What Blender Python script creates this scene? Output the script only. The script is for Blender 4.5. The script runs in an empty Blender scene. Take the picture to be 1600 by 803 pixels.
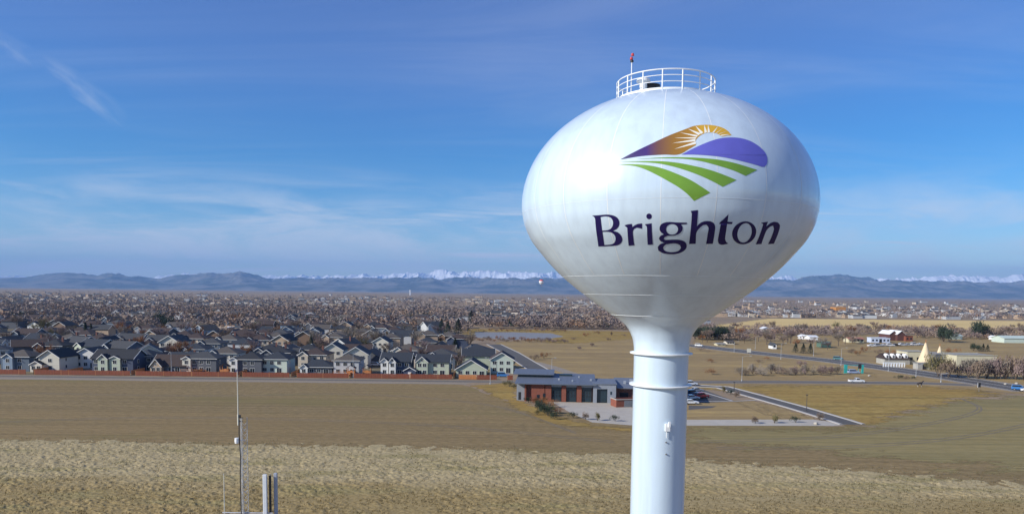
import bpy, bmesh, math, random
import numpy as np
from mathutils import Vector, Matrix
rnd = random.Random(7)
nrs = np.random.RandomState(11)
SC = bpy.context.scene
COL = SC.collection
rad = math.radians

# ------------------------------------------------------------------ camera
F, H = 1150.0, 32.0                     # focal length in photo pixels, flying height
ROLL, PITCH = rad(.65), rad(4.5)
HY = 456.0                              # photo row of the horizon
PY = HY + F * math.tan(PITCH)
_c, _s = math.cos(ROLL), math.sin(ROLL)
FW = np.array([0, math.cos(PITCH), -math.sin(PITCH)])
_r0 = np.array([1., 0, 0]); _u0 = np.array([0, math.sin(PITCH), math.cos(PITCH)])
RT = _r0 * _c + _u0 * _s
UP = -_r0 * _s + _u0 * _c
EYE = np.array([0, 0, H])
cam_d = bpy.data.cameras.new('drone_camera')
cam = bpy.data.objects.new('drone_camera', cam_d)
COL.objects.link(cam)
M = Matrix(((RT[0], UP[0], -FW[0], 0), (RT[1], UP[1], -FW[1], 0), (RT[2], UP[2], -FW[2], H), (0, 0, 0, 1)))
cam.matrix_world = M
cam_d.sensor_width = 36
cam_d.lens = F / 1600 * 36
cam_d.shift_y = (PY - 401.5) / 1600
cam_d.clip_start = 1.0
cam_d.clip_end = 400000
SC.camera = cam

# ------------------------------------------------------------------ sky and sun
SUN_EL, SUN_AZ = 28.0, 246.0            # azimuth clockwise from +Y (the way the camera looks)
SKY_STRENGTH, SUN_STRENGTH, EXPOSURE = .122, 5.0, 0.14
sd = Vector((math.sin(rad(SUN_AZ)) * math.cos(rad(SUN_EL)), math.cos(rad(SUN_AZ)) * math.cos(rad(SUN_EL)), math.sin(rad(SUN_EL))))
world = bpy.data.worlds.new('World')
SC.world = world
world.use_nodes = True
nt = world.node_tree
nt.nodes.clear()


class N:
    """tiny node helper"""
    def __init__(self, tree): self.t = tree
    def __call__(self, kind, ins=None, **props):
        n = self.t.nodes.new(kind)
        for k, v in props.items(): setattr(n, k, v)
        for k, v in (ins or {}).items():
            if isinstance(v, bpy.types.NodeSocket): self.t.links.new(v, n.inputs[k])
            else: n.inputs[k].default_value = v
        return n
    def math(self, op, a, b=None, clamp=False):
        n = self.t.nodes.new('ShaderNodeMath'); n.operation = op; n.use_clamp = clamp
        for i, v in enumerate((a, b)):
            if v is None: continue
            if isinstance(v, bpy.types.NodeSocket): self.t.links.new(v, n.inputs[i])
            else: n.inputs[i].default_value = v
        return n.outputs[0]
    def ramp(self, fac, lo, hi, smooth=True):
        n = self.t.nodes.new('ShaderNodeMapRange'); n.interpolation_type = 'SMOOTHSTEP' if smooth else 'LINEAR'
        n.clamp = True
        self.t.links.new(fac, n.inputs[0]); n.inputs[1].default_value = lo; n.inputs[2].default_value = hi
        return n.outputs[0]
    def mix(self, fac, a, b, blend='MIX'):
        n = self.t.nodes.new('ShaderNodeMix'); n.data_type = 'RGBA'; n.blend_type = blend
        for i, v in ((0, fac), (6, a), (7, b)):
            if isinstance(v, bpy.types.NodeSocket): self.t.links.new(v, n.inputs[i])
            elif i == 0: n.inputs[i].default_value = v
            else: n.inputs[i].default_value = tuple(v) + ((1,) if len(v) == 3 else ())
        return n.outputs[2]


w = N(nt)
sky = w('ShaderNodeTexSky', sky_type='NISHITA', sun_disc=False, sun_elevation=rad(SUN_EL), sun_rotation=rad(SUN_AZ),
        altitude=1500, air_density=1.0, dust_density=.12, ozone_density=2.6)
hs = w('ShaderNodeHueSaturation', {'Hue': .505, 'Saturation': 1.5, 'Value': .98, 'Color': sky.outputs[0]})
tc = w('ShaderNodeTexCoord')
sep = w('ShaderNodeSeparateXYZ', {0: tc.outputs['Generated']})
# cirrus: the view direction carried up to a flat cloud deck
zc = w.math('ADD', w.math('MAXIMUM', sep.outputs[2], 0.0), .10)
cu = w.math('DIVIDE', sep.outputs[0], zc)
cv = w.math('DIVIDE', sep.outputs[1], zc)
cxy = w('ShaderNodeCombineXYZ', {0: cu, 1: cv})
mp = w('ShaderNodeMapping', {'Vector': cxy.outputs[0], 'Rotation': (0, 0, rad(28)), 'Scale': (.34, 1.25, 1)})
n1 = w('ShaderNodeTexNoise', {'Vector': mp.outputs[0], 'Scale': 1.15, 'Detail': 9.0, 'Roughness': .62, 'Distortion': .9})
n2 = w('ShaderNodeTexNoise', {'Vector': cxy.outputs[0], 'Scale': .35, 'Detail': 3.0, 'Roughness': .5})
cl = w.math('MULTIPLY', w.ramp(n1.outputs[0], .40, .74), w.ramp(n2.outputs[0], .30, .56))
low = w.ramp(sep.outputs[2], .17, .06)
cl = w.math('MULTIPLY', cl, w.math('ADD', w.math('MULTIPLY', low, .95), .12), clamp=True)
# one flank of long streaks drawn out by the wind
def streak(ux, uz, ang, length, width, amt):
    # a cloud streak centred on direction (x/y, z/y), as the drone sees it and as anyone near it would
    tx = w.math('DIVIDE', sep.outputs[0], w.math('MAXIMUM', sep.outputs[1], .05))
    tz = w.math('DIVIDE', sep.outputs[2], w.math('MAXIMUM', sep.outputs[1], .05))
    a = w.math('SUBTRACT', tx, ux); b = w.math('SUBTRACT', tz, uz)
    ca, sa = math.cos(ang), math.sin(ang)
    p = w.math('ADD', w.math('MULTIPLY', a, ca), w.math('MULTIPLY', b, sa))
    q = w.math('SUBTRACT', w.math('MULTIPLY', b, ca), w.math('MULTIPLY', a, sa))
    ns = w('ShaderNodeTexNoise', {'Vector': w('ShaderNodeCombineXYZ', {0: w.math('MULTIPLY', p, 9.), 1: w.math('MULTIPLY', q, 40.)}).outputs[0], 'Scale': 1.3, 'Detail': 6.0, 'Roughness': .6, 'Distortion': .5})
    q = w.math('ADD', q, w.math('MULTIPLY', w.math('SUBTRACT', ns.outputs[0], .5), width * 1.7))
    fa = w.ramp(w.math('ABSOLUTE', p), length, length * .25)
    fb = w.ramp(w.math('ABSOLUTE', q), width, 0.0)
    return w.math('MULTIPLY', w.math('MULTIPLY', fa, fb), w.math('MULTIPLY', w.ramp(ns.outputs[0], .25, .7), amt))
for args in ((-.572, .262, rad(-38), .095, .020, .22), (-.668, .318, rad(-32), .07, .018, .15), (-.62, .128, rad(-9), .115, .010, .34),
             (-.36, .090, rad(-12), .16, .020, .22), (-.10, .085, rad(-9), .16, .026, .24), (-.52, .073, rad(-4), .28, .014, .22)):
    cl = w.math('MAXIMUM', cl, streak(*args))
# broad thin wisps low over the mountains
az_ = w.math('ARCTAN2', sep.outputs[0], sep.outputs[1])
lowv = w('ShaderNodeMapping', {'Vector': w('ShaderNodeCombineXYZ', {0: az_, 1: sep.outputs[2]}).outputs[0], 'Rotation': (0, 0, rad(20)), 'Scale': (3.2, 13.0, 1)})
n3 = w('ShaderNodeTexNoise', {'Vector': lowv.outputs[0], 'Scale': 1.6, 'Detail': 10.0, 'Roughness': .66, 'Distortion': .55})
n4 = w('ShaderNodeTexNoise', {'Vector': w('ShaderNodeCombineXYZ', {0: w.math('MULTIPLY', az_, 4.2), 1: w.math('MULTIPLY', sep.outputs[2], 9.0)}).outputs[0], 'Scale': 1.0, 'Detail': 3.0})
wl3 = w.math('MULTIPLY', w.ramp(n3.outputs[0], .36, .66), w.ramp(n4.outputs[0], .30, .54))
wl3 = w.math('MULTIPLY', w.math('MULTIPLY', wl3, w.ramp(sep.outputs[2], .165, .07)), .72)
cl = w.math('MAXIMUM', cl, wl3)
veil = w.math('MULTIPLY', w.ramp(sep.outputs[2], .10, .30), w.math('ADD', w.math('MULTIPLY', n2.outputs[0], .06), .11))
cm = w.mix(cl, w.mix(veil, hs.outputs[0], (4.6, 3.9, 7.6)), (6.2, 6.5, 7.0))
bg = w('ShaderNodeBackground', {'Color': cm, 'Strength': SKY_STRENGTH})
wo = w('ShaderNodeOutputWorld', {'Surface': bg.outputs[0]})

ld = bpy.data.lights.new('sun', 'SUN')
ld.energy = SUN_STRENGTH
ld.angle = rad(.53)
ld.color = (1.0, .955, .88)
lo = bpy.data.objects.new('sun', ld)
COL.objects.link(lo)
lo.location = (-200, -100, 300)
lo.rotation_euler = (-sd).to_track_quat('-Z', 'Y').to_euler()

SC.view_settings.view_transform = 'Standard'
SC.view_settings.look = 'None'
SC.view_settings.exposure = EXPOSURE
SC.view_settings.gamma = 1
SC.view_settings.use_curve_mapping = False
SC.cycles.volume_bounces = 0
SC.cycles.max_bounces = 6

HAZE_DENSITY = 4.2e-5
HAZE_COLOR = (.30, .56, 1.0, 1)


# ------------------------------------------------------------------ measuring the place
def ray(px, py):
    d = FW + RT * ((px - 800) / F) + UP * ((PY - py) / F)
    return d / d[1]
def gp(px, py, z=0.0):
    """the spot on the ground that was measured at this photo row and column"""
    d = ray(px, py)
    p = d * ((z - H) / d[2]) + EYE
    return float(p[0]), float(p[1])
def xat(px, Y):
    """ground X of a photo column at distance Y"""
    lo_, hi_ = 457.5, 1200.0
    for _ in range(50):
        m_ = (lo_ + hi_) / 2
        if gp(px, m_)[1] > Y or ray(px, m_)[2] >= 0: lo_ = m_
        else: hi_ = m_
    return gp(px, hi_)[0]


# ------------------------------------------------------------------ materials
MATS = {}
def mat(name, col, rough=.8, var=.18, scale=1.0, bump=0.0, metal=0.0, stretch=(1, 1, 1), rand=0.0, spec=.5, coat=0.0, col2=None):
    if name in MATS: return MATS[name]
    m = bpy.data.materials.new(name); m.use_nodes = True
    t = m.node_tree; t.nodes.clear(); n = N(t)
    tc = n('ShaderNodeTexCoord')
    mp = n('ShaderNodeMapping', {'Vector': tc.outputs['Object'], 'Scale': stretch})
    ns = n('ShaderNodeTexNoise', {'Vector': mp.outputs[0], 'Scale': scale, 'Detail': 6.0, 'Roughness': .62})
    c = np.array(col)
    f = n.ramp(ns.outputs[0], .28, .72, False)
    colr = n.mix(f, tuple(c * (1 - var)), tuple(np.array(col2) if col2 is not None else np.minimum(c * (1 + var), .95)))
    if rand:
        oi = n('ShaderNodeObjectInfo')
        v = n.math('ADD', n.math('MULTIPLY', oi.outputs['Random'], 2 * rand), 1 - rand)
        colr = n('ShaderNodeHueSaturation', {'Hue': .5, 'Value': v, 'Color': colr}).outputs[0]
    b = n('ShaderNodeBsdfPrincipled', {'Base Color': colr, 'Roughness': rough, 'Metallic': metal, 'Specular IOR Level': spec, 'Coat Weight': coat, 'Coat Roughness': .12})
    if bump:
        bp = n('ShaderNodeBump', {'Strength': bump, 'Distance': .1, 'Height': ns.outputs[0]})
        t.links.new(bp.outputs[0], b.inputs['Normal'])
    o = n('ShaderNodeOutputMaterial', {'Surface': b.outputs[0]})
    MATS[name] = m
    return m


def ocher(c): return (c[0] * 1.06, c[1] * .98, c[2] * .70)
def ground_mat(name, c1, c2, c3, fine=1.0, big=.02, stretch=(1, 1, 1), bump=.4, c4=None, rows=None, rough=.95, spec=.15, fray=False):
    """earth or grass: fine tufts of c1/c2, broad patches of c3, rare spots of c4, optional drill rows"""
    c1, c2, c3 = ocher(c1), ocher(c2), ocher(c3)
    if c4 is not None: c4 = ocher(c4)
    if rows: rows = (rows[0], rows[1], ocher(rows[2]), rows[3])
    m = bpy.data.materials.new(name); m.use_nodes = True
    t = m.node_tree; t.nodes.clear(); n = N(t)
    tc = n('ShaderNodeTexCoord'); v = tc.outputs['Object']
    mp = n('ShaderNodeMapping', {'Vector': v, 'Scale': stretch})
    a = n('ShaderNodeTexNoise', {'Vector': mp.outputs[0], 'Scale': fine, 'Detail': 5.0, 'Roughness': .7})
    b = n('ShaderNodeTexNoise', {'Vector': mp.outputs[0], 'Scale': big, 'Detail': 6.0, 'Roughness': .6, 'Distortion': .6})
    col = n.mix(n.ramp(a.outputs[0], .32, .68, False), c1, c2)
    col = n.mix(n.math('MULTIPLY', n.ramp(b.outputs[0], .42, .62), .85), col, n.mix(.45, col, c3))
    if c4 is not None:
        d = n('ShaderNodeTexNoise', {'Vector': mp.outputs[0], 'Scale': big * 2.7, 'Detail': 7.0, 'Roughness': .65})
        col = n.mix(n.math('MULTIPLY', n.ramp(d.outputs[0], .52, .66), .8), col, c4)
    hgt = a.outputs[0]
    if rows:
        sc, amt, colr, ang = rows
        mr = n('ShaderNodeMapping', {'Vector': v, 'Rotation': (0, 0, ang), 'Scale': (.012, 1, 1)})
        r1 = n('ShaderNodeTexNoise', {'Vector': mr.outputs[0], 'Scale': sc, 'Detail': 5.0, 'Roughness': .75, 'Distortion': 2.2})
        col = n.mix(n.math('MULTIPLY', n.ramp(r1.outputs[0], .40, .66), amt), col, colr)
        hgt = n.math('ADD', hgt, r1.outputs[0])
    bs = n('ShaderNodeBsdfPrincipled', {'Base Color': col, 'Roughness': rough, 'Specular IOR Level': spec})
    if bump:
        bp = n('ShaderNodeBump', {'Strength': bump, 'Distance': .25, 'Height': hgt})
        t.links.new(bp.outputs[0], bs.inputs['Normal'])
    if fray:
        at_ = n('ShaderNodeAttribute', attribute_name='edge')
        me_ = n('ShaderNodeMapping', {'Vector': v, 'Scale': (.5, 1, 1)})
        ne_ = n('ShaderNodeTexNoise', {'Vector': me_.outputs[0], 'Scale': .14, 'Detail': 8.0, 'Roughness': .75})
        al = n.ramp(n.math('ADD', at_.outputs['Fac'], n.math('MULTIPLY', n.math('SUBTRACT', ne_.outputs[0], .5), 3.2)), -.12, .12)
        t.links.new(al, bs.inputs['Alpha'])
    n('ShaderNodeOutputMaterial', {'Surface': bs.outputs[0]})
    return m


# ------------------------------------------------------------------ mesh and tree helpers
class MB:
    def __init__(self): self.v = []; self.f = []; self.m = []; self.smooth = False
    def face(self, pts, mi=0):
        k = len(self.v); self.v += [tuple(p) for p in pts]; self.f.append(tuple(range(k, k + len(pts)))); self.m.append(mi)
    def box(self, x0, x1, y0, y1, z0, z1, mi=0):
        k = len(self.v)
        self.v += [(x0, y0, z0), (x1, y0, z0), (x1, y1, z0), (x0, y1, z0), (x0, y0, z1), (x1, y0, z1), (x1, y1, z1), (x0, y1, z1)]
        for q in ((0, 3, 2, 1), (4, 5, 6, 7), (0, 1, 5, 4), (1, 2, 6, 5), (2, 3, 7, 6), (3, 0, 4, 7)):
            self.f.append(tuple(k + i for i in q)); self.m.append(mi)
        return self
    def prism(self, pts, z0, z1, mi=0):
        """upright prism over a counter-clockwise outline"""
        k = len(self.v); n = len(pts)
        self.v += [(p[0], p[1], z0) for p in pts] + [(p[0], p[1], z1) for p in pts]
        self.f.append(tuple(k + n - 1 - i for i in range(n))); self.f.append(tuple(k + n + i for i in range(n)))
        for i in range(n): self.f.append((k + i, k + (i + 1) % n, k + n + (i + 1) % n, k + n + i))
        self.m += [mi] * (n + 2)
        return self
    def side(self, pts, a0, a1, axis=0, mi=0):
        """prism of a (u, z) outline pushed along x (axis 0) or y (axis 1) from a0 to a1"""
        n = len(pts); k = len(self.v)
        P = (lambda a, u, z: (a, u, z)) if axis == 0 else (lambda a, u, z: (u, a, z))
        self.v += [P(a0, u, z) for u, z in pts] + [P(a1, u, z) for u, z in pts]
        self.f.append(tuple(k + i for i in range(n))); self.f.append(tuple(k + 2 * n - 1 - i for i in range(n)))
        for i in range(n): self.f.append((k + i, k + n + i, k + n + (i + 1) % n, k + (i + 1) % n))
        self.m += [mi] * (n + 2)
        return self
    def tube(self, p0, p1, r0, r1=None, n=6, mi=0):
        r1 = r0 if r1 is None else r1
        p0 = Vector(p0); p1 = Vector(p1); d = (p1 - p0).normalized()
        a = d.orthogonal().normalized(); b = d.cross(a); k = len(self.v)
        for p, r in ((p0, r0), (p1, r1)):
            for i in range(n):
                q = p + (a * math.cos(2 * math.pi * i / n) + b * math.sin(2 * math.pi * i / n)) * r
                self.v.append(tuple(q))
        for i in range(n): self.f.append((k + i, k + (i + 1) % n, k + n + (i + 1) % n, k + n + i)); self.m.append(mi)
        self.f.append(tuple(k + n - 1 - i for i in range(n))); self.f.append(tuple(k + n + i for i in range(n))); self.m += [mi, mi]
        return self
    def lathe(self, prof, n=32, cx=0, cy=0, mi=0, close=False):
        k = len(self.v); L = len(prof)
        for r, z in prof:
            for i in range(n):
                t = 2 * math.pi * i / n
                self.v.append((cx + r * math.cos(t), cy + r * math.sin(t), z))
        rng = L if close else L - 1
        for j in range(rng):
            j2 = (j + 1) % L
            for i in range(n):
                i2 = (i + 1) % n
                self.f.append((k + j * n + i, k + j * n + i2, k + j2 * n + i2, k + j2 * n + i)); self.m.append(mi)
        return self
    def build(self, name, mats, parent=None, smooth=False):
        me = bpy.data.meshes.new(name)
        me.from_pydata(self.v, [], self.f)
        for q in (mats if isinstance(mats, (list, tuple)) else [mats]): me.materials.append(q)
        me.polygons.foreach_set('material_index', self.m)
        if smooth: me.polygons.foreach_set('use_smooth', [True] * len(self.f))
        me.update()
        bm = bmesh.new(); bm.from_mesh(me)
        if not self.smooth: bmesh.ops.recalc_face_normals(bm, faces=bm.faces)
        bm.to_mesh(me); bm.free()
        o = bpy.data.objects.new(name, me); COL.objects.link(o)
        if parent is not None: o.parent = parent
        return o


def quick_mesh(name, V, Fc, mats, mi=None, parent=None, smooth=False):
    """big mesh from numpy arrays; Fc has a fixed number of corners"""
    me = bpy.data.meshes.new(name)
    V = np.asarray(V, np.float32); Fc = np.asarray(Fc, np.int32); k = Fc.shape[1]
    me.vertices.add(len(V)); me.vertices.foreach_set('co', V.ravel())
    me.loops.add(Fc.size); me.loops.foreach_set('vertex_index', Fc.ravel())
    me.polygons.add(len(Fc)); me.polygons.foreach_set('loop_start', np.arange(0, Fc.size, k, dtype=np.int32))
    for q in (mats if isinstance(mats, (list, tuple)) else [mats]): me.materials.append(q)
    if mi is not None: me.polygons.foreach_set('material_index', np.asarray(mi, np.int32))
    me.polygons.foreach_set('use_smooth', np.full(len(Fc), bool(smooth)))
    me.update(calc_edges=True); me.validate()
    o = bpy.data.objects.new(name, me); COL.objects.link(o)
    if parent is not None: o.parent = parent
    return o


def tag(o, label=None, cat=None, group=None, kind=None):
    if label: o['label'] = label
    if cat: o['category'] = cat
    if group: o['group'] = group
    if kind: o['kind'] = kind
    return o
def thing(name, label, cat, loc=(0, 0, 0), rz=0.0, group=None):
    o = bpy.data.objects.new(name, None); COL.objects.link(o)
    o.location = loc; o.rotation_euler = (0, 0, rz); o.empty_display_size = .5
    return tag(o, label, cat, group)
def copy_tree(o, loc, rz, label, group=None, scale=None):
    def rec(src, parent):
        c = src.copy(); COL.objects.link(c)
        if parent is not None: c.parent = parent
        for ch in KIDS[src.name]: rec(ch, c)
        return c
    def index(src):
        KIDS[src.name] = list(src.children)
        for ch in src.children: index(ch)
    if o.name not in KIDS: index(o)
    r = rec(o, None)
    r.location = loc; r.rotation_euler = (0, 0, rz)
    if scale is not None: r.scale = scale if hasattr(scale, '__len__') else (scale,) * 3
    r['label'] = label
    if group: r['group'] = group
    return r
KIDS = {}
_one = 'zeroth first second third fourth fifth sixth seventh eighth ninth tenth eleventh twelfth thirteenth fourteenth fifteenth sixteenth seventeenth eighteenth nineteenth'.split()
ORD = _one + [t + ('ieth' if k == 0 else 'y-' + _one[k]) for t in ('twent', 'thirt', 'fort', 'fift', 'sixt', 'sevent', 'eight', 'ninet') for k in range(10)]


def fbm(x, y, octaves=5, seed=0, gain=.5, ridged=False):
    """value noise on numpy arrays"""
    r = np.random.RandomState(seed); tab = r.rand(256, 256)
    out = 0; amp = 1.0; tot = 0
    for o in range(octaves):
        xi = np.floor(x).astype(int); yi = np.floor(y).astype(int); fx = x - xi; fy = y - yi
        fx = fx * fx * (3 - 2 * fx); fy = fy * fy * (3 - 2 * fy)
        a = tab[xi % 256, yi % 256]; b = tab[(xi + 1) % 256, yi % 256]; c = tab[xi % 256, (yi + 1) % 256]; d = tab[(xi + 1) % 256, (yi + 1) % 256]
        v = (a * (1 - fx) + b * fx) * (1 - fy) + (c * (1 - fx) + d * fx) * fy
        if ridged: v = 1 - np.abs(2 * v - 1)
        out = out + amp * v; tot += amp; amp *= gain
        x = x * 2.03 + 17.3; y = y * 2.03 + 5.1
    return out / tot


# ------------------------------------------------------------------ ground, fields, roads
def sheet(name, pts, z, m, jitter=0.0, step=4.0, kind='structure'):
    out = []
    for i, p in enumerate(pts):
        q = pts[(i + 1) % len(pts)]
        L = math.hypot(q[0] - p[0], q[1] - p[1])
        n = max(1, int(L / step)) if jitter else 1
        for k in range(n):
            t = k / n; x = p[0] + (q[0] - p[0]) * t; y = p[1] + (q[1] - p[1]) * t
            if jitter and k: x += rnd.uniform(-jitter, jitter); y += rnd.uniform(-jitter, jitter)
            out.append((x, y, z))
    me = bpy.data.meshes.new(name); bm = bmesh.new()
    f = bm.faces.new([bm.verts.new(p) for p in out])
    if f.normal.z < 0 or True:
        f.normal_update()
        if f.normal.z < 0: f.normal_flip()
    bmesh.ops.triangulate(bm, faces=[f])
    bm.to_mesh(me); bm.free(); me.materials.append(m)
    o = bpy.data.objects.new(name, me); COL.objects.link(o)
    return tag(o, kind=kind)
def soft_sheet(name, pts, z, m, cell=2.0, fade=4.0):
    """a field whose edge frays into its neighbour: grid over the outline, with the distance to the edge stored for the material"""
    P = np.array(pts, float); lo_, hi_ = P.min(0) - fade, P.max(0) + fade
    xs = np.arange(lo_[0], hi_[0] + cell, cell); ys = np.arange(lo_[1], hi_[1] + cell, cell)
    Xg, Yg = np.meshgrid(xs, ys); q = np.stack([Xg.ravel(), Yg.ravel()], -1)
    dist = np.full(len(q), 1e9); ins = np.zeros(len(q), bool)
    for i in range(len(P)):
        a, b = P[i], P[(i + 1) % len(P)]; ab = b - a
        t = np.clip(((q - a) @ ab) / (ab @ ab), 0, 1); dist = np.minimum(dist, np.hypot(*(q - a - t[:, None] * ab).T))
        c = (a[1] > q[:, 1]) != (b[1] > q[:, 1])
        with np.errstate(divide='ignore', invalid='ignore'): xi = a[0] + (q[:, 1] - a[1]) / (b[1] - a[1]) * ab[0]
        ins ^= c & (q[:, 0] < xi)
    sd_ = np.where(ins, dist, -dist); nx = len(xs)
    k = (np.arange(len(ys) - 1)[:, None] * nx + np.arange(nx - 1)[None]).ravel(); Fq = np.stack([k, k + 1, k + nx + 1, k + nx], -1)
    Fq = Fq[(sd_[Fq] > -fade).any(1)]
    used_ = np.unique(Fq); remap = np.zeros(len(q), int); remap[used_] = np.arange(len(used_))
    o = quick_mesh(name, np.column_stack([q[used_], np.full(len(used_), z)]), remap[Fq], m)
    at_ = o.data.attributes.new('edge', 'FLOAT', 'POINT'); at_.data.foreach_set('value', (np.clip(sd_[used_] / fade, -1, 1)).astype(np.float32))
    return tag(o, kind='structure')
def PX(*pp): return [gp(a, b) for a, b in pp]
def ribbon(name, line, width, z, m, kerb=None):
    """road along a ground polyline; kerb = (material, width, height, name)"""
    L = [Vector((p[0], p[1])) for p in line]; left = []; right = []; nn = []
    for i, p in enumerate(L):
        d = (L[min(i + 1, len(L) - 1)] - L[max(i - 1, 0)]).normalized()
        nn.append(Vector((-d.y, d.x)))
    hw = width / 2
    mb = MB()
    for i in range(len(L) - 1):
        a, b = L[i], L[i + 1]
        mb.face([(*(a - nn[i] * hw), z), (*(b - nn[i + 1] * hw), z), (*(b + nn[i + 1] * hw), z), (*(a + nn[i] * hw), z)])
    o = tag(mb.build(name, m), kind='structure')
    if kerb:
        km, kw, kh, kn = kerb
        mb = MB()
        for s in (-1, 1):
            for i in range(len(L) - 1):
                a0 = L[i] + nn[i] * s * hw; a1 = L[i] + nn[i] * s * (hw + kw); b0 = L[i + 1] + nn[i + 1] * s * hw; b1 = L[i + 1] + nn[i + 1] * s * (hw + kw)
                mb.face([(*a0, z + kh), (*b0, z + kh), (*b1, z + kh), (*a1, z + kh)])
                mb.face([(*a0, z - .02), (*b0, z - .02), (*b0, z + kh), (*a0, z + kh)])
                mb.face([(*a1, z - .02), (*b1, z - .02), (*b1, z + kh), (*a1, z + kh)])
        tag(mb.build(kn, km), kind='structure')
    return o


m_plain = ground_mat('plain_earth', (.225, .182, .168), (.30, .245, .225), (.185, .155, .155), fine=.35, big=.0035, c4=(.33, .265, .21), bump=.15)
m_plough = ground_mat('ploughed_earth', (.125, .098, .062), (.345, .275, .185), (.27, .20, .12), fine=1.9, big=.012, stretch=(.28, 1, 1), bump=.6,
                      c4=(.205, .18, .098), rows=(.27, .5, (.12, .096, .066), rad(1.2)))
m_rough = ground_mat('rough_yellow_grass', (.21, .15, .055), (.44, .345, .155), (.27, .165, .060), fine=1.0, big=.05, stretch=(.4, 1, 1), bump=.9, c4=(.155, .125, .055), rows=(.14, .6, (.20, .145, .065), rad(4)), fray=True)
m_green = ground_mat('greenish_stubble', (.20, .175, .105), (.30, .262, .165), (.25, .205, .115), fine=1.0, big=.016, stretch=(.25, 1, 1), bump=.4, c4=(.33, .26, .14), rows=(.26, .7, (.15, .14, .085), rad(-7)), fray=True)
m_pasture = ground_mat('brown_pasture', (.25, .19, .118), (.40, .315, .195), (.21, .165, .115), fine=.6, big=.022, stretch=(.3, 1, 1), bump=.6, c4=(.44, .34, .18), rows=(.14, .6, (.19, .145, .105), rad(3)), fray=True)
m_gold = ground_mat('golden_field', (.58, .46, .27), (.68, .55, .33), (.47, .36, .19), fine=.2, big=.008, stretch=(.3, 1, 1), bump=.2, rows=(.1, .4, (.50, .39, .21), 0), fray=True)
m_suburb = ground_mat('yards_and_streets', (.12, .10, .08), (.20, .175, .145), (.15, .15, .15), fine=.25, big=.04, bump=.1, c4=(.24, .22, .19))
m_asphalt = mat('asphalt', (.088, .083, .076), .9, .15, .6, stretch=(.3, .3, 1))
m_asphalt_old = mat('worn_asphalt', (.135, .12, .10), .9, .12, .5)
m_concrete = mat('concrete', (.41, .375, .315), .85, .10, .35)
m_kerb = mat('kerb_concrete', (.42, .40, .37), .85, .10, 1.0)
m_paint = mat('road_paint', (.72, .70, .64), .7, .08, 3)
m_gravel = mat('gravel', (.25, .21, .16), .95, .2, 2.0)

S = 90000
sheet('ground', [(-S, -800), (S, -800), (S, S), (-S, S)], 0.0, m_plain)
sheet('ploughed_field', [(-330, 112), (330, 112), (330, 176), (90, 178), (30, 186), (8, 200), (-2, 216), (-16, 250), (-20, 253), (-330, 252)], .004, m_plough, .9)
soft_sheet('east_pasture', PX((1060, 606), (1450, 606), (1640, 618), (1760, 560), (1700, 526), (1090, 520)), .004, m_pasture, 3.5, 8)
soft_sheet('stubble_field', PX((1080, 670), (1330, 672), (1400, 645), (1480, 622), (1600, 620), (1800, 640), (1800, 745), (1480, 725), (1250, 700), (1080, 690)), .008, m_green, 1.6, 18)
soft_sheet('rough_grass', PX((1090, 603), (1440, 603), (1560, 612), (1500, 626), (1420, 642), (1350, 660), (1325, 662), (1250, 638), (1180, 616)), .012, m_rough, 1.4, 14)
soft_sheet('mound_grass', PX((740, 602), (806, 596), (806, 622), (850, 640), (900, 660), (990, 668), (990, 672), (880, 666), (840, 655), (800, 632), (770, 615)), .012, m_rough, 1.0, 6)
soft_sheet('front_lawn', PX((1076, 622), (1180, 626), (1250, 645), (1290, 660), (1060, 660)), .012, m_pasture, .8, 2.5)
soft_sheet('pasture', [(16, 275), (130, 275), (150, 300), (112, 420), (95, 560), (-10, 470), (-2, 330), (6, 285)], .006, m_pasture, 3, 6)
soft_sheet('reed_bank', PX((728, 523), (890, 537), (990, 529), (990, 518), (880, 516), (720, 513)), .008, m_rough, 4, 14)
soft_sheet('golden_field', PX((1090, 512), (1700, 527), (1700, 502.5), (1200, 497.5)), .004, m_gold, 10, 16)
sheet('suburb_ground', [(-255, 266), (-4, 266), (-10, 330), (-30, 470), (-60, 640), (-560, 760), (-560, 420)], .004, m_suburb, 1)

# pond
mw = bpy.data.materials.new('pond_water'); mw.use_nodes = True
_b = mw.node_tree.nodes['Principled BSDF']; _b.inputs['Base Color'].default_value = (.24, .225, .20, 1); _b.inputs['Roughness'].default_value = .5
_n = N(mw.node_tree); _t = _n('ShaderNodeTexNoise', {'Scale': .25, 'Detail': 3.0}); _bp = _n('ShaderNodeBump', {'Strength': .25, 'Distance': .2, 'Height': _t.outputs[0]})
_tc = _n('ShaderNodeTexCoord'); mw.node_tree.links.new(_tc.outputs['Object'], _t.inputs['Vector']); mw.node_tree.links.new(_bp.outputs[0], _b.inputs['Normal'])
sheet('pond_water', PX((742, 527.0), (800, 530.5), (850, 530), (880, 526), (862, 520.6), (800, 518.8), (742, 518.6)), .012, mw, 1.5, 9)

# the road in front of the fence
ribbon('fence_road', [(-340, 260.2), (-40, 260.2), (2, 260.2)], 5.0, .016, m_asphalt_old, (m_gravel, .3, .10, 'fence_road_kerb'))
sheet('pavement', [(-340, 264.1), (2, 264.1), (2, 264.9), (-340, 264.9)], .022, m_gravel)
sheet('verge', [(-340, 252.6), (-16, 252.6), (-14, 257.0), (-340, 257.0)], .022, m_gravel, .25)
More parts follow.
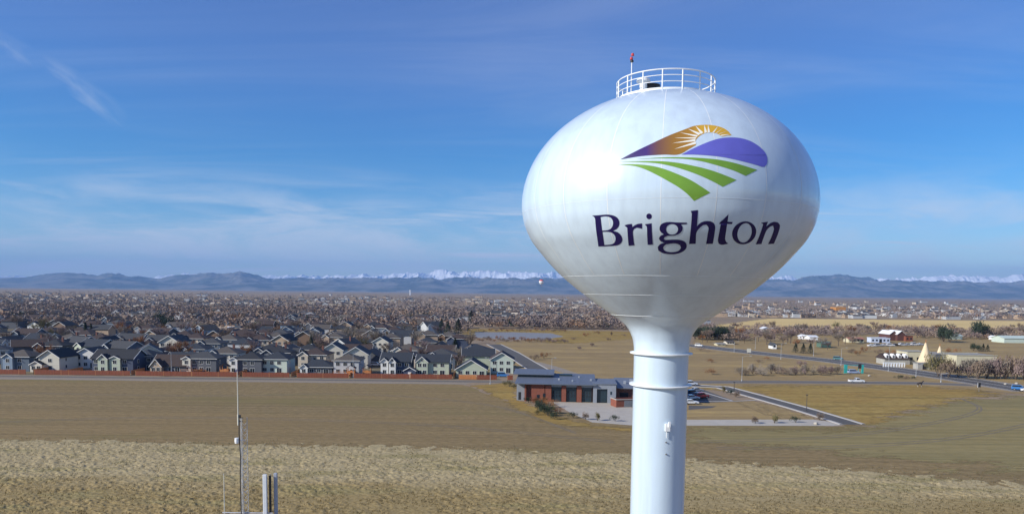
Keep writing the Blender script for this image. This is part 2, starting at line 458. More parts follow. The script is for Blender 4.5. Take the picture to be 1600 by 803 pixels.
# highway on the east side
hw = [gp(1000, 533), gp(1090, 540.5), gp(1180, 551), gp(1300, 563.5), gp(1400, 577), gp(1500, 592), gp(1620, 611)]
ribbon('highway', hw, 15, .016, m_asphalt, (m_gravel, 2.2, .03, 'highway_shoulder'))
hl = [Vector(p) for p in hw]
for nm, off in (('highway_centre_marking', 0.0), ('highway_edge_marking', 6.9), ('highway_lane_marking', -6.9)):
    ln = []
    for i, p in enumerate(hl):
        d = (hl[min(i + 1, len(hl) - 1)] - hl[max(i - 1, 0)]).normalized(); ln.append(p + Vector((-d.y, d.x)) * off)
    ribbon(nm, ln, .3, .024, m_paint)
# side road that joins it
ribbon('side_road', [gp(1076, 597), gp(1200, 596.5), gp(1340, 597.5), gp(1440, 598.5), gp(1520, 601.5)], 7.0, .020, m_asphalt_old, (m_gravel, .8, .03, 'side_road_shoulder'))
ribbon('suburb_edge_road', [gp(772, 538), gp(800, 552), gp(822, 566), gp(850, 583)], 8.0, .016, m_asphalt, (m_kerb, .6, .13, 'suburb_edge_kerb'))
ribbon('farm_track', [gp(836, 566), gp(868, 575), gp(905, 588)], 5.5, .012, m_gravel)
# the station's yard
sheet('apron', PX((862, 627.5), (968, 630), (1000, 640), (1060, 652), (1060, 664), (985, 664), (925, 659.5), (892, 645)), .016, m_concrete)
sheet('driveway', PX((1055, 655.5), (1270, 655), (1330, 662.5), (1300, 665), (1055, 664.5)), .020, m_concrete)
ribbon('station_road', [gp(1076, 602), gp(1130, 605), gp(1185, 620), (gp(1250, 638)), gp(1310, 656), gp(1332, 663)], 5.0, .026, m_asphalt, (m_kerb, .9, .12, 'station_road_kerb'))
sheet('car_park', PX((1000, 606), (1098, 608), (1150, 627), (1076, 630), (1000, 628)), .020, m_asphalt)
ribbon('car_park_kerb', [gp(1096, 612), gp(1146, 627)], .9, .10, m_kerb)
ribbon('car_park_walk', [gp(1070, 627.5), gp(1150, 626.5), gp(1185, 625)], .9, .06, m_kerb)
sheet('landing_strip', PX((1076, 633), (1120, 634.5), (1112, 637), (1076, 640)), .020, m_asphalt)

# wheel tracks across the fields
m_track = mat('packed_track_earth', (.155, .125, .085), .95, .25, .3)
for k_, ln_ in enumerate((((-60, 612), (300, 618), (560, 616), (760, 632), (900, 676)), ((-60, 662), (260, 652), (640, 662), (960, 690)), ((1090, 690), (1300, 682), (1450, 662), (1530, 640), (1500, 622)), ((1120, 700), (1340, 697), (1520, 680), (1660, 650)))):
    q_ = np.array([gp(*p) for p in ln_]); t_ = np.linspace(0, len(q_) - 1, 60); i_ = np.clip(t_.astype(int), 0, len(q_) - 2); f_ = t_ - i_
    P_ = lambda j: q_[np.clip(j, 0, len(q_) - 1)]
    c_ = .5 * ((2 * P_(i_)) + (P_(i_ + 1) - P_(i_ - 1)) * f_[:, None] + (2 * P_(i_ - 1) - 5 * P_(i_) + 4 * P_(i_ + 1) - P_(i_ + 2)) * (f_**2)[:, None] + (3 * P_(i_) - P_(i_ - 1) - 3 * P_(i_ + 1) + P_(i_ + 2)) * (f_**3)[:, None])
    for s_ in (-.95, .95): ribbon('wheel_track_path', [(a, b + s_) for a, b in c_], .42, .018, m_track)
# tall dry grass close to the tower: a sea of tufts with real height
def tufts():
    ys = np.arange(99, 162, .24); nx = 1050
    u = np.linspace(-.80, .80, nx)
    Y, U = np.meshgrid(ys, u, indexing='ij'); X = Y * U
    X = X + (fbm(X * 2, Y * 2, 2, 31) - .5) * .3; Yj = Y + (fbm(X * 2, Y * 2, 2, 32) - .5) * .3
    h = fbm(X * 1.25 + Y * .5, Y * 1.3, 3, 5, .7); h = np.clip((h - .34) * 2.3, 0, 1)
    big = fbm(X * .045, Y * .09, 4, 8); mid = fbm(X * .16, Y * .22, 3, 12)
    be = PX((-60, 687), (0, 688), (300, 692), (600, 697), (800, 704), (1080, 717), (1300, 730), (1450, 742), (1640, 760))
    edge = np.interp(U, [q[0] / q[1] for q in be], [q[1] for q in be]) + (fbm(X * .05, Y * 0, 4, 9) - .5) * 4 + (fbm(X * .6, Y * .6, 3, 19) - .5) * 9
    keep = np.clip((edge - Y) / 5, 0, 1) * np.clip((big - .22) * 4, .3, 1) * (.5 + .9 * mid)
    Z = h * .22 * keep + .04 - .15 * (Y > edge)
    V = np.stack([X, Yj, Z], -1).reshape(-1, 3)
    i = np.arange(len(ys) - 1)[:, None] * nx + np.arange(nx - 1)[None]; i = i.ravel()
    o = quick_mesh('dry_grass', V, np.stack([i, i + 1, i + nx + 1, i + nx], -1), m_straw2, smooth=True)
    tag(o, kind='stuff')
    # blades standing up out of the sward
    n = 26000; r = nrs; yy = 99 + 60 * r.rand(n) ** 1.1; uu = r.uniform(-.78, .78, n); xx = uu * yy
    ed = np.interp(uu, [q[0] / q[1] for q in be], [q[1] for q in be]); ok = yy < ed + r.normal(0, 2.5, n); dens = fbm(xx * .25, yy * .3, 3, 44); ok &= dens > r.uniform(.2, .55, n)
    xx, yy = xx[ok], yy[ok]; n = len(xx); B = 3
    a = r.uniform(0, 6.283, (n, B)); l = r.uniform(.16, .42, (n, B)); lean = r.uniform(.1, .5, (n, B)); wdt = r.uniform(.03, .065, (n, B))
    bx = xx[:, None] + r.normal(0, .1, (n, B)); by = yy[:, None] + r.normal(0, .1, (n, B)); dx, dy = np.cos(a), np.sin(a) * .8
    V = np.stack([np.stack([bx - wdt, by - wdt * .3, 0 * bx + .02], -1), np.stack([bx + wdt, by + wdt * .3, 0 * bx + .02], -1), np.stack([bx + dx * l * lean + .15 * l, by + dy * l * lean, l], -1)], 2).reshape(-1, 3)
    return tag(quick_mesh('tall_grass', V, np.arange(len(V)).reshape(-1, 3), m_straw2), kind='stuff')
def straw_banded():
    m = bpy.data.materials.new('straw_banded'); m.use_nodes = True
    t = m.node_tree; t.nodes.clear(); n = N(t)
    tc = n('ShaderNodeTexCoord'); v = tc.outputs['Object']; sp = n('ShaderNodeSeparateXYZ', {0: v})
    mp = n('ShaderNodeMapping', {'Vector': v, 'Scale': (.7, 1, 1)})
    a = n('ShaderNodeTexNoise', {'Vector': mp.outputs[0], 'Scale': 2.4, 'Detail': 5.0, 'Roughness': .75})
    mb_ = n('ShaderNodeMapping', {'Vector': v, 'Scale': (.25, 1, 1)})
    b = n('ShaderNodeTexNoise', {'Vector': mb_.outputs[0], 'Scale': .075, 'Detail': 7.0, 'Roughness': .62, 'Distortion': .5})
    c = n('ShaderNodeTexNoise', {'Vector': mb_.outputs[0], 'Scale': .16, 'Detail': 6.0, 'Roughness': .6})
    pale = n.mix(n.ramp(a.outputs[0], .36, .64, False), (.30, .238, .125), (.45, .37, .21))
    rust = n.mix(n.ramp(a.outputs[0], .36, .64, False), (.205, .150, .062), (.375, .285, .135))
    olive = n.mix(n.ramp(a.outputs[0], .36, .64, False), (.185, .155, .062), (.335, .282, .135))
    yy = n.math('ADD', sp.outputs[1], n.math('MULTIPLY', n.math('SUBTRACT', b.outputs[0], .5), 40.0))
    yy = n.math('ADD', yy, n.math('MULTIPLY', sp.outputs[0], .035))
    col = n.mix(n.ramp(yy, 127, 109), pale, rust)
    col = n.mix(n.math('MULTIPLY', n.ramp(c.outputs[0], .50, .66), .8), col, olive)
    bs = n('ShaderNodeBsdfPrincipled', {'Base Color': col, 'Roughness': .95, 'Specular IOR Level': .1})
    bp = n('ShaderNodeBump', {'Strength': .4, 'Distance': .15, 'Height': a.outputs[0]}); t.links.new(bp.outputs[0], bs.inputs['Normal'])
    n('ShaderNodeOutputMaterial', {'Surface': bs.outputs[0]})
    return m
m_straw2 = straw_banded()
tufts()


# ------------------------------------------------------------------ mountains
def snowy(name, rock, forest, snow_lo, snow_hi, scale):
    m = bpy.data.materials.new(name); m.use_nodes = True
    t = m.node_tree; t.nodes.clear(); n = N(t)
    tc = n('ShaderNodeTexCoord'); sp = n('ShaderNodeSeparateXYZ', {0: tc.outputs['Object']})
    a = n('ShaderNodeTexNoise', {'Vector': tc.outputs['Object'], 'Scale': scale, 'Detail': 8.0, 'Roughness': .65})
    col = n.mix(n.ramp(a.outputs[0], .4, .6), forest, rock)
    z = n.math('ADD', sp.outputs[2], n.math('MULTIPLY', n.math('SUBTRACT', a.outputs[0], .5), (snow_hi - snow_lo) * 2.5))
    col = n.mix(n.ramp(z, snow_lo, snow_hi), col, (.86, .88, .92))
    bs = n('ShaderNodeBsdfPrincipled', {'Base Color': col, 'Roughness': .9, 'Specular IOR Level': .1})
    n('ShaderNodeOutputMaterial', {'Surface': bs.outputs[0]})
    return m
def range_(name, Y0, Y1, skyline, m, seed, amp, rough, nx=900, ny=46, win=12):
    """a mountain range: skyline = (photo column, photo row) of its crest line at mid depth"""
    Ym = Y0 + (Y1 - Y0) * .6
    cx = [ray(a, b)[0] * Ym for a, b in skyline]; cz = [H + ray(a, b)[2] * Ym for a, b in skyline]
    x = np.linspace(cx[0], cx[-1], nx); y = np.linspace(Y0, Y1, ny)
    Yg, Xg = np.meshgrid(y, x, indexing='ij')
    crest = np.interp(Xg * Ym / Yg, cx, cz)
    tt = (Yg - Y0) / (Ym - Y0)
    env = np.where(tt < 1, np.clip(tt, 0, 1) ** .75, np.clip(1 - (tt - 1) * .8, .2, 1))
    n1 = fbm(Xg / amp, Yg / amp, 6, seed, .55, ridged=True)
    Z = crest * env * (1 - rough + rough * 1.55 * n1)
    ug = Xg / Yg; ub = np.linspace(ug.min(), ug.max(), 1400); el = (Z - H) / Yg
    idx = np.clip(((ug - ub[0]) / (ub[1] - ub[0])).astype(int), 0, 1399); mx_ = np.full(1400, -1.0)
    np.maximum.at(mx_, idx.ravel(), el.ravel())
    tgt = np.interp(ub, [ray(a, b)[0] for a, b in skyline], [ray(a, b)[2] for a, b in skyline])
    mx_ = np.maximum(mx_, 1e-4); sm_ = np.array([mx_[max(0, k - win):k + win + 1].max() for k in range(1400)])
    ker = np.hanning(2 * win + 3); ker /= ker.sum(); sm_ = np.convolve(np.pad(sm_, win + 1, 'edge'), ker, 'valid')
    ratio = np.interp(ug, ub, tgt / sm_)
    Z = (Z - H) * ratio + H; Z = np.where(env < .02, -40, Z) - 6
    V = np.stack([Xg, Yg, Z], -1).reshape(-1, 3)
    i = (np.arange(ny - 1)[:, None] * nx + np.arange(nx - 1)[None]).ravel()
    o = quick_mesh(name, V, np.stack([i, i + 1, i + nx + 1, i + nx], -1), m, smooth=True)
    return tag(o, kind='structure')
m_foot = snowy('foothill_forest', (.20, .19, .17), (.07, .085, .08), 2600, 2900, .0012)
m_peak = snowy('snowy_rock', (.20, .19, .19), (.16, .17, .18), 330, 430, .0016)
range_('foothills', 15000, 22000, [(-220, 437), (0, 433), (40, 431), (60, 428), (105, 425), (150, 427), (175, 425), (215, 430), (245, 432), (285, 428), (330, 425), (375, 423),
       (405, 428), (425, 433), (480, 433), (560, 433), (640, 432), (700, 432), (760, 432), (850, 432), (950, 433), (1060, 434), (1150, 434), (1230, 435), (1270, 430), (1310, 427.5), (1345, 431),
       (1400, 436), (1480, 438), (1560, 438), (1640, 438), (1850, 440)], m_foot, 21, 1250, .62, nx=2200, ny=110, win=9)
range_('snowy_mountains', 25000, 33000, [(-220, 437), (0, 430), (60, 429), (110, 432), (230, 432), (290, 425), (330, 429), (400, 430), (425, 429), (470, 428), (520, 429), (565, 427), (600, 428), (630, 425),
       (665, 423), (690, 420), (715, 423), (760, 421), (800, 423), (850, 423), (900, 425), (1000, 426), (1150, 427), (1215, 429), (1235, 430), (1260, 433), (1340, 434), (1400, 433), (1450, 431),
       (1480, 428), (1520, 430), (1560, 431), (1590, 427), (1640, 430), (1850, 434)], m_peak, 4, 1000, .62, nx=3600, ny=70, win=5)

# ------------------------------------------------------------------ haze
_hb = MB(); _hb.box(-60000, 60000, -300, 40000, -60, 1500)
m_haze = bpy.data.materials.new('haze_air'); m_haze.use_nodes = True
_t = m_haze.node_tree; _t.nodes.clear(); _n = N(_t)
_pv = _n('ShaderNodeVolumePrincipled', {'Color': HAZE_COLOR, 'Density': HAZE_DENSITY, 'Anisotropy': 0.0})
_o = _n('ShaderNodeOutputMaterial', {'Volume': _pv.outputs[0]})
tag(_hb.build('haze', m_haze), kind='stuff')

# ------------------------------------------------------------------ water tower
m_tank = bpy.data.materials.new('tank_paint'); m_tank.use_nodes = True
_t = m_tank.node_tree; _t.nodes.clear(); _n = N(_t)
_tc = _n('ShaderNodeTexCoord')
_mp = _n('ShaderNodeMapping', {'Vector': _tc.outputs['Object'], 'Scale': (1, 1, .06)})
_a = _n('ShaderNodeTexNoise', {'Vector': _mp.outputs[0], 'Scale': 1.4, 'Detail': 7.0, 'Roughness': .6})
_b = _n('ShaderNodeTexNoise', {'Vector': _tc.outputs['Object'], 'Scale': .35, 'Detail': 4.0})
_c1 = _n.mix(_n.ramp(_a.outputs[0], .35, .75), (.575, .695, .79), (.505, .61, .70))
_bs = _n('ShaderNodeBsdfPrincipled', {'Base Color': _c1, 'Roughness': .34, 'Specular IOR Level': .6, 'Coat Weight': .75, 'Coat Roughness': .17})
_t.links.new(_n.math('ADD', _n.math('MULTIPLY', _b.outputs[0], .14), .30), _bs.inputs['Roughness'])
_bp = _n('ShaderNodeBump', {'Strength': .10, 'Distance': .22, 'Height': _b.outputs[0]}); _t.links.new(_bp.outputs[0], _bs.inputs['Normal'])
_n('ShaderNodeOutputMaterial', {'Surface': _bs.outputs[0]})
m_seam = mat('seam_paint', (.74, .77, .77), .4, .04, 2)
m_white = mat('white_enamel', (.80, .81, .80), .4, .05, 3)
m_steel = mat('galvanised_steel', (.52, .53, .54), .45, .15, 3, metal=.55)
m_steel_d = mat('weathered_steel', (.24, .24, .24), .6, .2, 3, metal=.3)
m_black = mat('black_paint', (.022, .022, .025), .5, .2, 3)
m_redp = mat('red_paint', (.55, .05, .045), .4, .1, 3)
m_navy = mat('navy_lettering', (.014, .008, .075), .5, .06, 2, spec=.25)
m_violet = mat('violet_paint', (.13, .13, .52), .38, .06, 1)
m_leaf = mat('leaf_green_paint', (.165, .33, .035), .38, .08, 1)
m_ray = mat('sun_ray_paint', (.80, .79, .70), .38, .03, 1)
TX, TY = 10.165, 50.0
_k = [(1.83, 0), (1.83, 26.5), (1.835, 28.0), (1.89, 28.65), (2.10, 29.3), (2.38, 29.74), (2.87, 30.17), (3.54, 30.61), (4.47, 31.26), (5.94, 32.35), (7.19, 33.43), (8.19, 34.52), (9.02, 35.61), (9.47, 36.7)]
for i in range(40):
    ph = math.pi / 2 * i / 39
    _k.append((max(9.62 * math.cos(ph), .001), 37.78 + 7.32 * math.sin(ph)))
_kz = np.array([k[1] for k in _k]); _kr = np.array([k[0] for k in _k])
def tank_r(z):
    """radius of the steel at a height: smoothed through the measured sections"""
    if z > 37.78: return 9.62 * math.sqrt(max(0, 1 - ((z - 37.78) / 7.32) ** 2))
    return float(_sr(z))
def _pchip(x, y):
    h = np.diff(x); d = np.diff(y) / h; mm = np.zeros_like(y)
    for i in range(1, len(x) - 1):
        if d[i - 1] * d[i] > 0:
            w1 = 2 * h[i] + h[i - 1]; w2 = h[i] + 2 * h[i - 1]; mm[i] = (w1 + w2) / (w1 / d[i - 1] + w2 / d[i])
    mm[0] = d[0]; mm[-1] = 0
    def ev(q):
        i = int(np.clip(np.searchsorted(x, q) - 1, 0, len(x) - 2)); t = (q - x[i]) / h[i]
        return (2 * t**3 - 3 * t**2 + 1) * y[i] + (t**3 - 2 * t**2 + t) * h[i] * mm[i] + (-2 * t**3 + 3 * t**2) * y[i + 1] + (t**3 - t**2) * h[i] * mm[i + 1]
    return ev
_nlow = 15
_sr = _pchip(_kz[:_nlow], _kr[:_nlow])

tower = thing('water_tower', 'tall white spheroid water tower on a slim column, lettered and painted with a sunrise emblem', 'water tower', (TX, TY, 0))
prof = [(1.83, 27.3)] + [(tank_r(z), z) for z in np.linspace(27.45, 37.7, 90)] + [(9.62 * math.cos(a), 37.78 + 7.32 * math.sin(a)) for a in np.linspace(.001, math.pi / 2 - .0005, 60)]
tank = MB().lathe(prof, 256).build('tank', m_tank, tower, smooth=True)
column = MB().lathe([(2.6, 0), (2.6, .3), (1.95, .8), (1.83, 1.4), (1.83, 14), (1.83, 27.3)], 96).build('column', m_tank, tower, smooth=True)
for z in (27.92, 25.78):
    MB().lathe([(1.82, z), (2.10, z + .02), (2.11, z + .09), (1.82, z + .11)], 96, close=True).build('collar', m_white, tower)
sm = MB()
for z, r in ((33.05, .010), (31.9, .010), (30.55, .016), (37.2, .010)):
    R_ = tank_r(z); sm.lathe([(R_ - .01, z - r), (R_ + r, z - r * .5), (R_ + r, z + r * .5), (R_ - .01, z + r)], 200, close=True)
for i in range(20):
    t = 2 * math.pi * (i + .28) / 20; ca, sa = math.cos(t), math.sin(t)
    zs = np.linspace(33.1, 44.6, 60)
    for a, b in zip(zs[:-1], zs[1:]):
        pa, pb = tank_r(a) + .006, tank_r(b) + .006
        wv = .021; tx_, ty_ = -sa * wv, ca * wv
        sm.face([(pa * ca - tx_, pa * sa - ty_, a), (pa * ca + tx_, pa * sa + ty_, a), (pb * ca + tx_, pb * sa + ty_, b), (pb * ca - tx_, pb * sa - ty_, b)])
sm.build('weld_seam', m_seam, tower)
# guard rail on the roof
RX, RR, RZ0, RZ1 = -.2, 3.18, 44.60, 45.88
def rail_ring(z, r):
    mb = MB(); n = 96
    prf = [(RR + r * math.cos(a), z + r * math.sin(a)) for a in (0, math.pi / 2, math.pi, 3 * math.pi / 2)]
    return mb.lathe(prf, n, RX, 0, close=True)
railing = rail_ring(RZ1, .045).build('guard_rail', m_white, tower, True)
for z in (RZ1 - .36, RZ1 - .74): rail_ring(z, .03).build('mid_rail', m_white, railing, True)
MB().lathe([(RR - .02, RZ1 - 1.28), (RR + .02, RZ1 - 1.28), (RR + .02, RZ1 - 1.10), (RR - .02, RZ1 - 1.10)], 96, RX, 0, close=True).build('toe_board', m_white, railing)
for i in range(16):
    t = 2 * math.pi * (i + .35) / 16; px_, py_ = RX + RR * math.cos(t), RR * math.sin(t)
    z0 = 37.78 + 7.32 * math.sqrt(1 - (px_**2 + py_**2) / 9.62**2)
    MB().tube((px_, py_, z0 - .03), (px_, py_, RZ1), .045, n=8).build('post', m_white, railing)
# roof gear
hb = MB(); hb.lathe([(.55, 44.9), (.55, 45.35), (.62, 45.36), (.62, 45.44), (.001, 45.5)], 24, -1.35, -1.0); hb.build('roof_hatch', m_black, tower)
hb = MB(); hb.lathe([(.25, 44.9), (.25, 45.5), (.45, 45.55), (.42, 45.72), (.001, 45.8)], 20, -1.9, -1.4); hb.build('roof_vent', m_white, tower)
bx_, by_ = -2.72, -1.7
bm_ = MB().tube((bx_, by_, 44.3), (bx_, by_, 46.72), .035, n=8).build('beacon_pole', m_white, tower)
bb = MB(); bb.lathe([(.001, 46.67), (.11, 46.69), (.11, 46.79), (.05, 46.82)], 16, bx_, by_); bb.build('beacon_base', m_black, bm_)
for dz in (0, .24):
    bb = MB(); bb.lathe([(.001, 46.82 + dz), (.09, 46.83 + dz), (.10, 46.89 + dz), (.07, 46.99 + dz), (.001, 47.02 + dz)], 16, bx_ + (.04 if dz else -.03), by_); bb.build('beacon_lamp', m_redp, bm_)
# things on the column
def on_column(px, z, r=1.83):
    t = None
    for a in np.linspace(-math.pi, 0, 4000):
        q = np.array([TX + r * math.cos(a), TY + r * math.sin(a), z]) - EYE; k = q @ FW
        if abs(800 + F * (q @ RT) / k - px) < .6: t = a if t is None or math.sin(a) < math.sin(t) else t
    return t
ta = on_column(1043, 23.2); ca, sa = math.cos(ta), math.sin(ta)
jb = MB(); jb.box(0, .16, -.16, .16, 22.95, 23.45); jb.box(.16, .30, .02, .14, 23.25, 23.6); jb.tube((.08, -.05, 22.95), (.08, -.05, 22.5), .03)
jo = jb.build('junction_box', m_white, tower); jo.location = (1.83 * ca, 1.83 * sa, 0); jo.rotation_euler = (0, 0, ta)
for pz in (22.2, 21.4):
    tb = on_column(1041, pz)
    ob = MB(); ob.tube((0, 0, 0), (.07, 0, 0), .055, n=10); o = ob.build('bolt_cover', m_steel_d, tower)
    o.location = (1.825 * math.cos(tb), 1.825 * math.sin(tb), pz); o.rotation_euler = (0, 0, tb)

# painted emblem and lettering lie on the curve of the tank: outline points are given as seen square on, then wrapped to the steel
def wrap(px, py, off):
    d = ray(px, py); o = EYE - np.array([TX, TY, 0])
    t = 38.0
    for _ in range(200):
        p = o + d * t; g = math.hypot(p[0], p[1]) - tank_r(min(max(p[2], 28), 45.05))
        if g < 1e-5: break
        t += g * .8
    e = 1e-3; nz = -(tank_r(p[2] + e) - tank_r(p[2] - e)) / (2 * e); h = math.hypot(p[0], p[1])
    nv = np.array([p[0] / h, p[1] / h, nz]); nv /= np.linalg.norm(nv)
    return p + nv * off
def decal(name, loops, m, parent, off, ox, oy, sc, smooth=True):
    """loops = outlines (holes too) in tracing units"""
    cu = bpy.data.curves.new(name, 'CURVE'); cu.dimensions = '2D'; cu.fill_mode = 'BOTH'
    for L in loops:
        if smooth: L = soften(L)
        sp = cu.splines.new('POLY'); sp.points.add(len(L) - 1)
        for q, (a, b) in zip(sp.points, L): q.co = (a, -b, 0, 1)
        sp.use_cyclic_u = True
    tmp = bpy.data.objects.new(name, cu); COL.objects.link(tmp)
    me = bpy.data.meshes.new_from_object(tmp); bpy.data.objects.remove(tmp); bpy.data.curves.remove(cu)
    bm = bmesh.new(); bm.from_mesh(me)
    lim = 26.0
    for _ in range(4):
        ed = [e for e in bm.edges if e.calc_length() > lim]
        if not ed: break
        bmesh.ops.subdivide_edges(bm, edges=ed, cuts=1)
        bmesh.ops.triangulate(bm, faces=bm.faces)
    uv = bm.loops.layers.uv.new('paint')
    for f_ in bm.faces:
        for l in f_.loops: l[uv].uv = (l.vert.co.x / 1600, -l.vert.co.y / 800)
    for v in bm.verts:
        v.co = wrap(ox + v.co.x / sc, oy - v.co.y / sc, off)
    for f_ in bm.faces:
        f_.normal_update()
        c_ = f_.calc_center_median()
        if f_.normal.x * c_.x + f_.normal.y * c_.y < 0: f_.normal_flip()
        f_.smooth = True
    bm.to_mesh(me); bm.free(); me.materials.clear(); me.materials.append(m)
    o = bpy.data.objects.new(name, me); COL.objects.link(o); o.parent = parent
    return o
def soften(L):
    """round the gentle corners of a traced outline and keep the sharp ones"""
    out = []; n = len(L)
    for i in range(n):
        p0, p1, p2, p3 = (np.array(L[(i + k) % n], float) for k in (-1, 0, 1, 2))
        def sharp(a, b, c):
            u = b - a; v = c - b; return (u @ v) / (np.linalg.norm(u) * np.linalg.norm(v) + 1e-9) < .70
        t1 = (p2 - p0) * .5 if not sharp(p0, p1, p2) else (p2 - p1)
        t2 = (p3 - p1) * .5 if not sharp(p1, p2, p3) else (p2 - p1)
        s_ = np.linalg.norm(p2 - p1)
        t1 = t1 / (np.linalg.norm(t1) + 1e-9) * s_; t2 = t2 / (np.linalg.norm(t2) + 1e-9) * s_
        k = max(1, min(6, int(s_ / 12)))
        for j in range(k):
            t = j / k
            q = (2 * t**3 - 3 * t**2 + 1) * p1 + (t**3 - 2 * t**2 + t) * t1 + (-2 * t**3 + 3 * t**2) * p2 + (t**3 - t**2) * t2
            out.append((q[0], q[1]))
    return out
def ell(cx, cy, rx, ry, sh=0.0, n=40):
    return [(cx + rx * math.cos(2 * math.pi * i / n) - sh * ry * math.sin(2 * math.pi * i / n), cy + ry * math.sin(2 * math.pi * i / n)) for i in range(n)]
m_hill = bpy.data.materials.new('sunrise_hill_paint'); m_hill.use_nodes = True
_t = m_hill.node_tree; _t.nodes.clear(); _n = N(_t)
_uv = _n('ShaderNodeUVMap', uv_map='paint'); _sp = _n('ShaderNodeSeparateXYZ', {0: _uv.outputs[0]})
_cr = _n('ShaderNodeValToRGB', {0: _sp.outputs[0]}); _e = _cr.color_ramp.elements
_e[0].position = .14; _e[0].color = (.022, .012, .10, 1); _e[1].position = .62; _e[1].color = (.62, .36, .030, 1)
for p_, c_ in ((.25, (.05, .022, .15, 1)), (.31, (.14, .062, .06, 1)), (.40, (.27, .135, .025, 1)), (.50, (.38, .19, .025, 1)), (.56, (.60, .34, .03, 1))):
    q = _e.new(p_); q.color = c_
_bs = _n('ShaderNodeBsdfPrincipled', {'Base Color': _cr.outputs[0], 'Roughness': .38}); _n('ShaderNodeOutputMaterial', {'Surface': _bs.outputs[0]})

emb = bpy.data.objects.new('emblem', None); COL.objects.link(emb); emb.parent = tower
LG = (940, 180, 1600 / 280)
dsk = [(1075, 193), (1050, 176), (1015, 162), (970, 156), (925, 162), (885, 180), (855, 205), (838, 235), (842, 268)]
decal('sunrise_hill', [[(165, 398), (300, 326), (450, 254), (600, 184), (700, 145), (770, 119), (820, 100), (880, 91), (950, 89), (1020, 97), (1080, 115), (1125, 142), (1160, 182), (1120, 184)] + dsk + [(790, 298), (690, 352), (560, 354), (360, 367)]], m_hill, emb, .010, *LG)
rays_ = []
for bx0, bx1, tip in (((846, 258), (838, 238), (648, 305)), ((838, 236), (837, 216), (632, 252)), ((837, 214), (846, 200), (648, 205)), ((848, 197), (860, 182), (698, 158)), ((866, 182), (884, 164), (770, 124)),
                      ((886, 172), (908, 158), (838, 98)), ((918, 166), (942, 152), (915, 90)), ((945, 164), (968, 152), (950, 88)), ((982, 164), (1006, 154), (1040, 100)), ((1012, 168), (1030, 160), (1085, 116)), ((1035, 178), (1052, 168), (1128, 142)), ((1058, 192), (1070, 178), (1152, 172))):
    rays_.append([bx0, tip, bx1])
for q in rays_: decal('sun_ray', [q], m_ray, emb, .014, *LG, smooth=False)
decal('violet_hill', [[(712, 354), (800, 308), (900, 262), (1000, 224), (1080, 206), (1180, 201), (1260, 211), (1340, 239), (1410, 284), (1455, 330), (1476, 375), (1478, 425), (1464, 453), (1440, 463), (1380, 446), (1300, 424), (1200, 400), (1080, 376), (950, 361), (830, 354)]], m_violet, emb, .010, *LG)
decal('field_stripe', [[(300, 394), (560, 378), (760, 378), (900, 385), (1050, 400), (1200, 432), (1390, 490), (1285, 543), (1180, 496), (1050, 455), (900, 415), (760, 393), (560, 387)]], m_leaf, emb, .010, *LG)
decal('field_stripe', [[(150, 417), (400, 411), (560, 414), (700, 430), (850, 460), (980, 494), (1090, 533), (1205, 580), (1080, 641), (1000, 597), (880, 541), (760, 496), (640, 460), (500, 432), (350, 421)]], m_leaf, emb, .010, *LG)
decal('field_stripe', [[(130, 440), (280, 439), (420, 450), (540, 476), (680, 528), (800, 583), (900, 645), (970, 692), (825, 766), (760, 700), (680, 640), (600, 593), (500, 538), (400, 490), (300, 457)]], m_leaf, emb, .010, *LG)
LT = (900, 310, 1600 / 340)
letg = bpy.data.objects.new('lettering', None); COL.objects.link(letg); letg.parent = tower
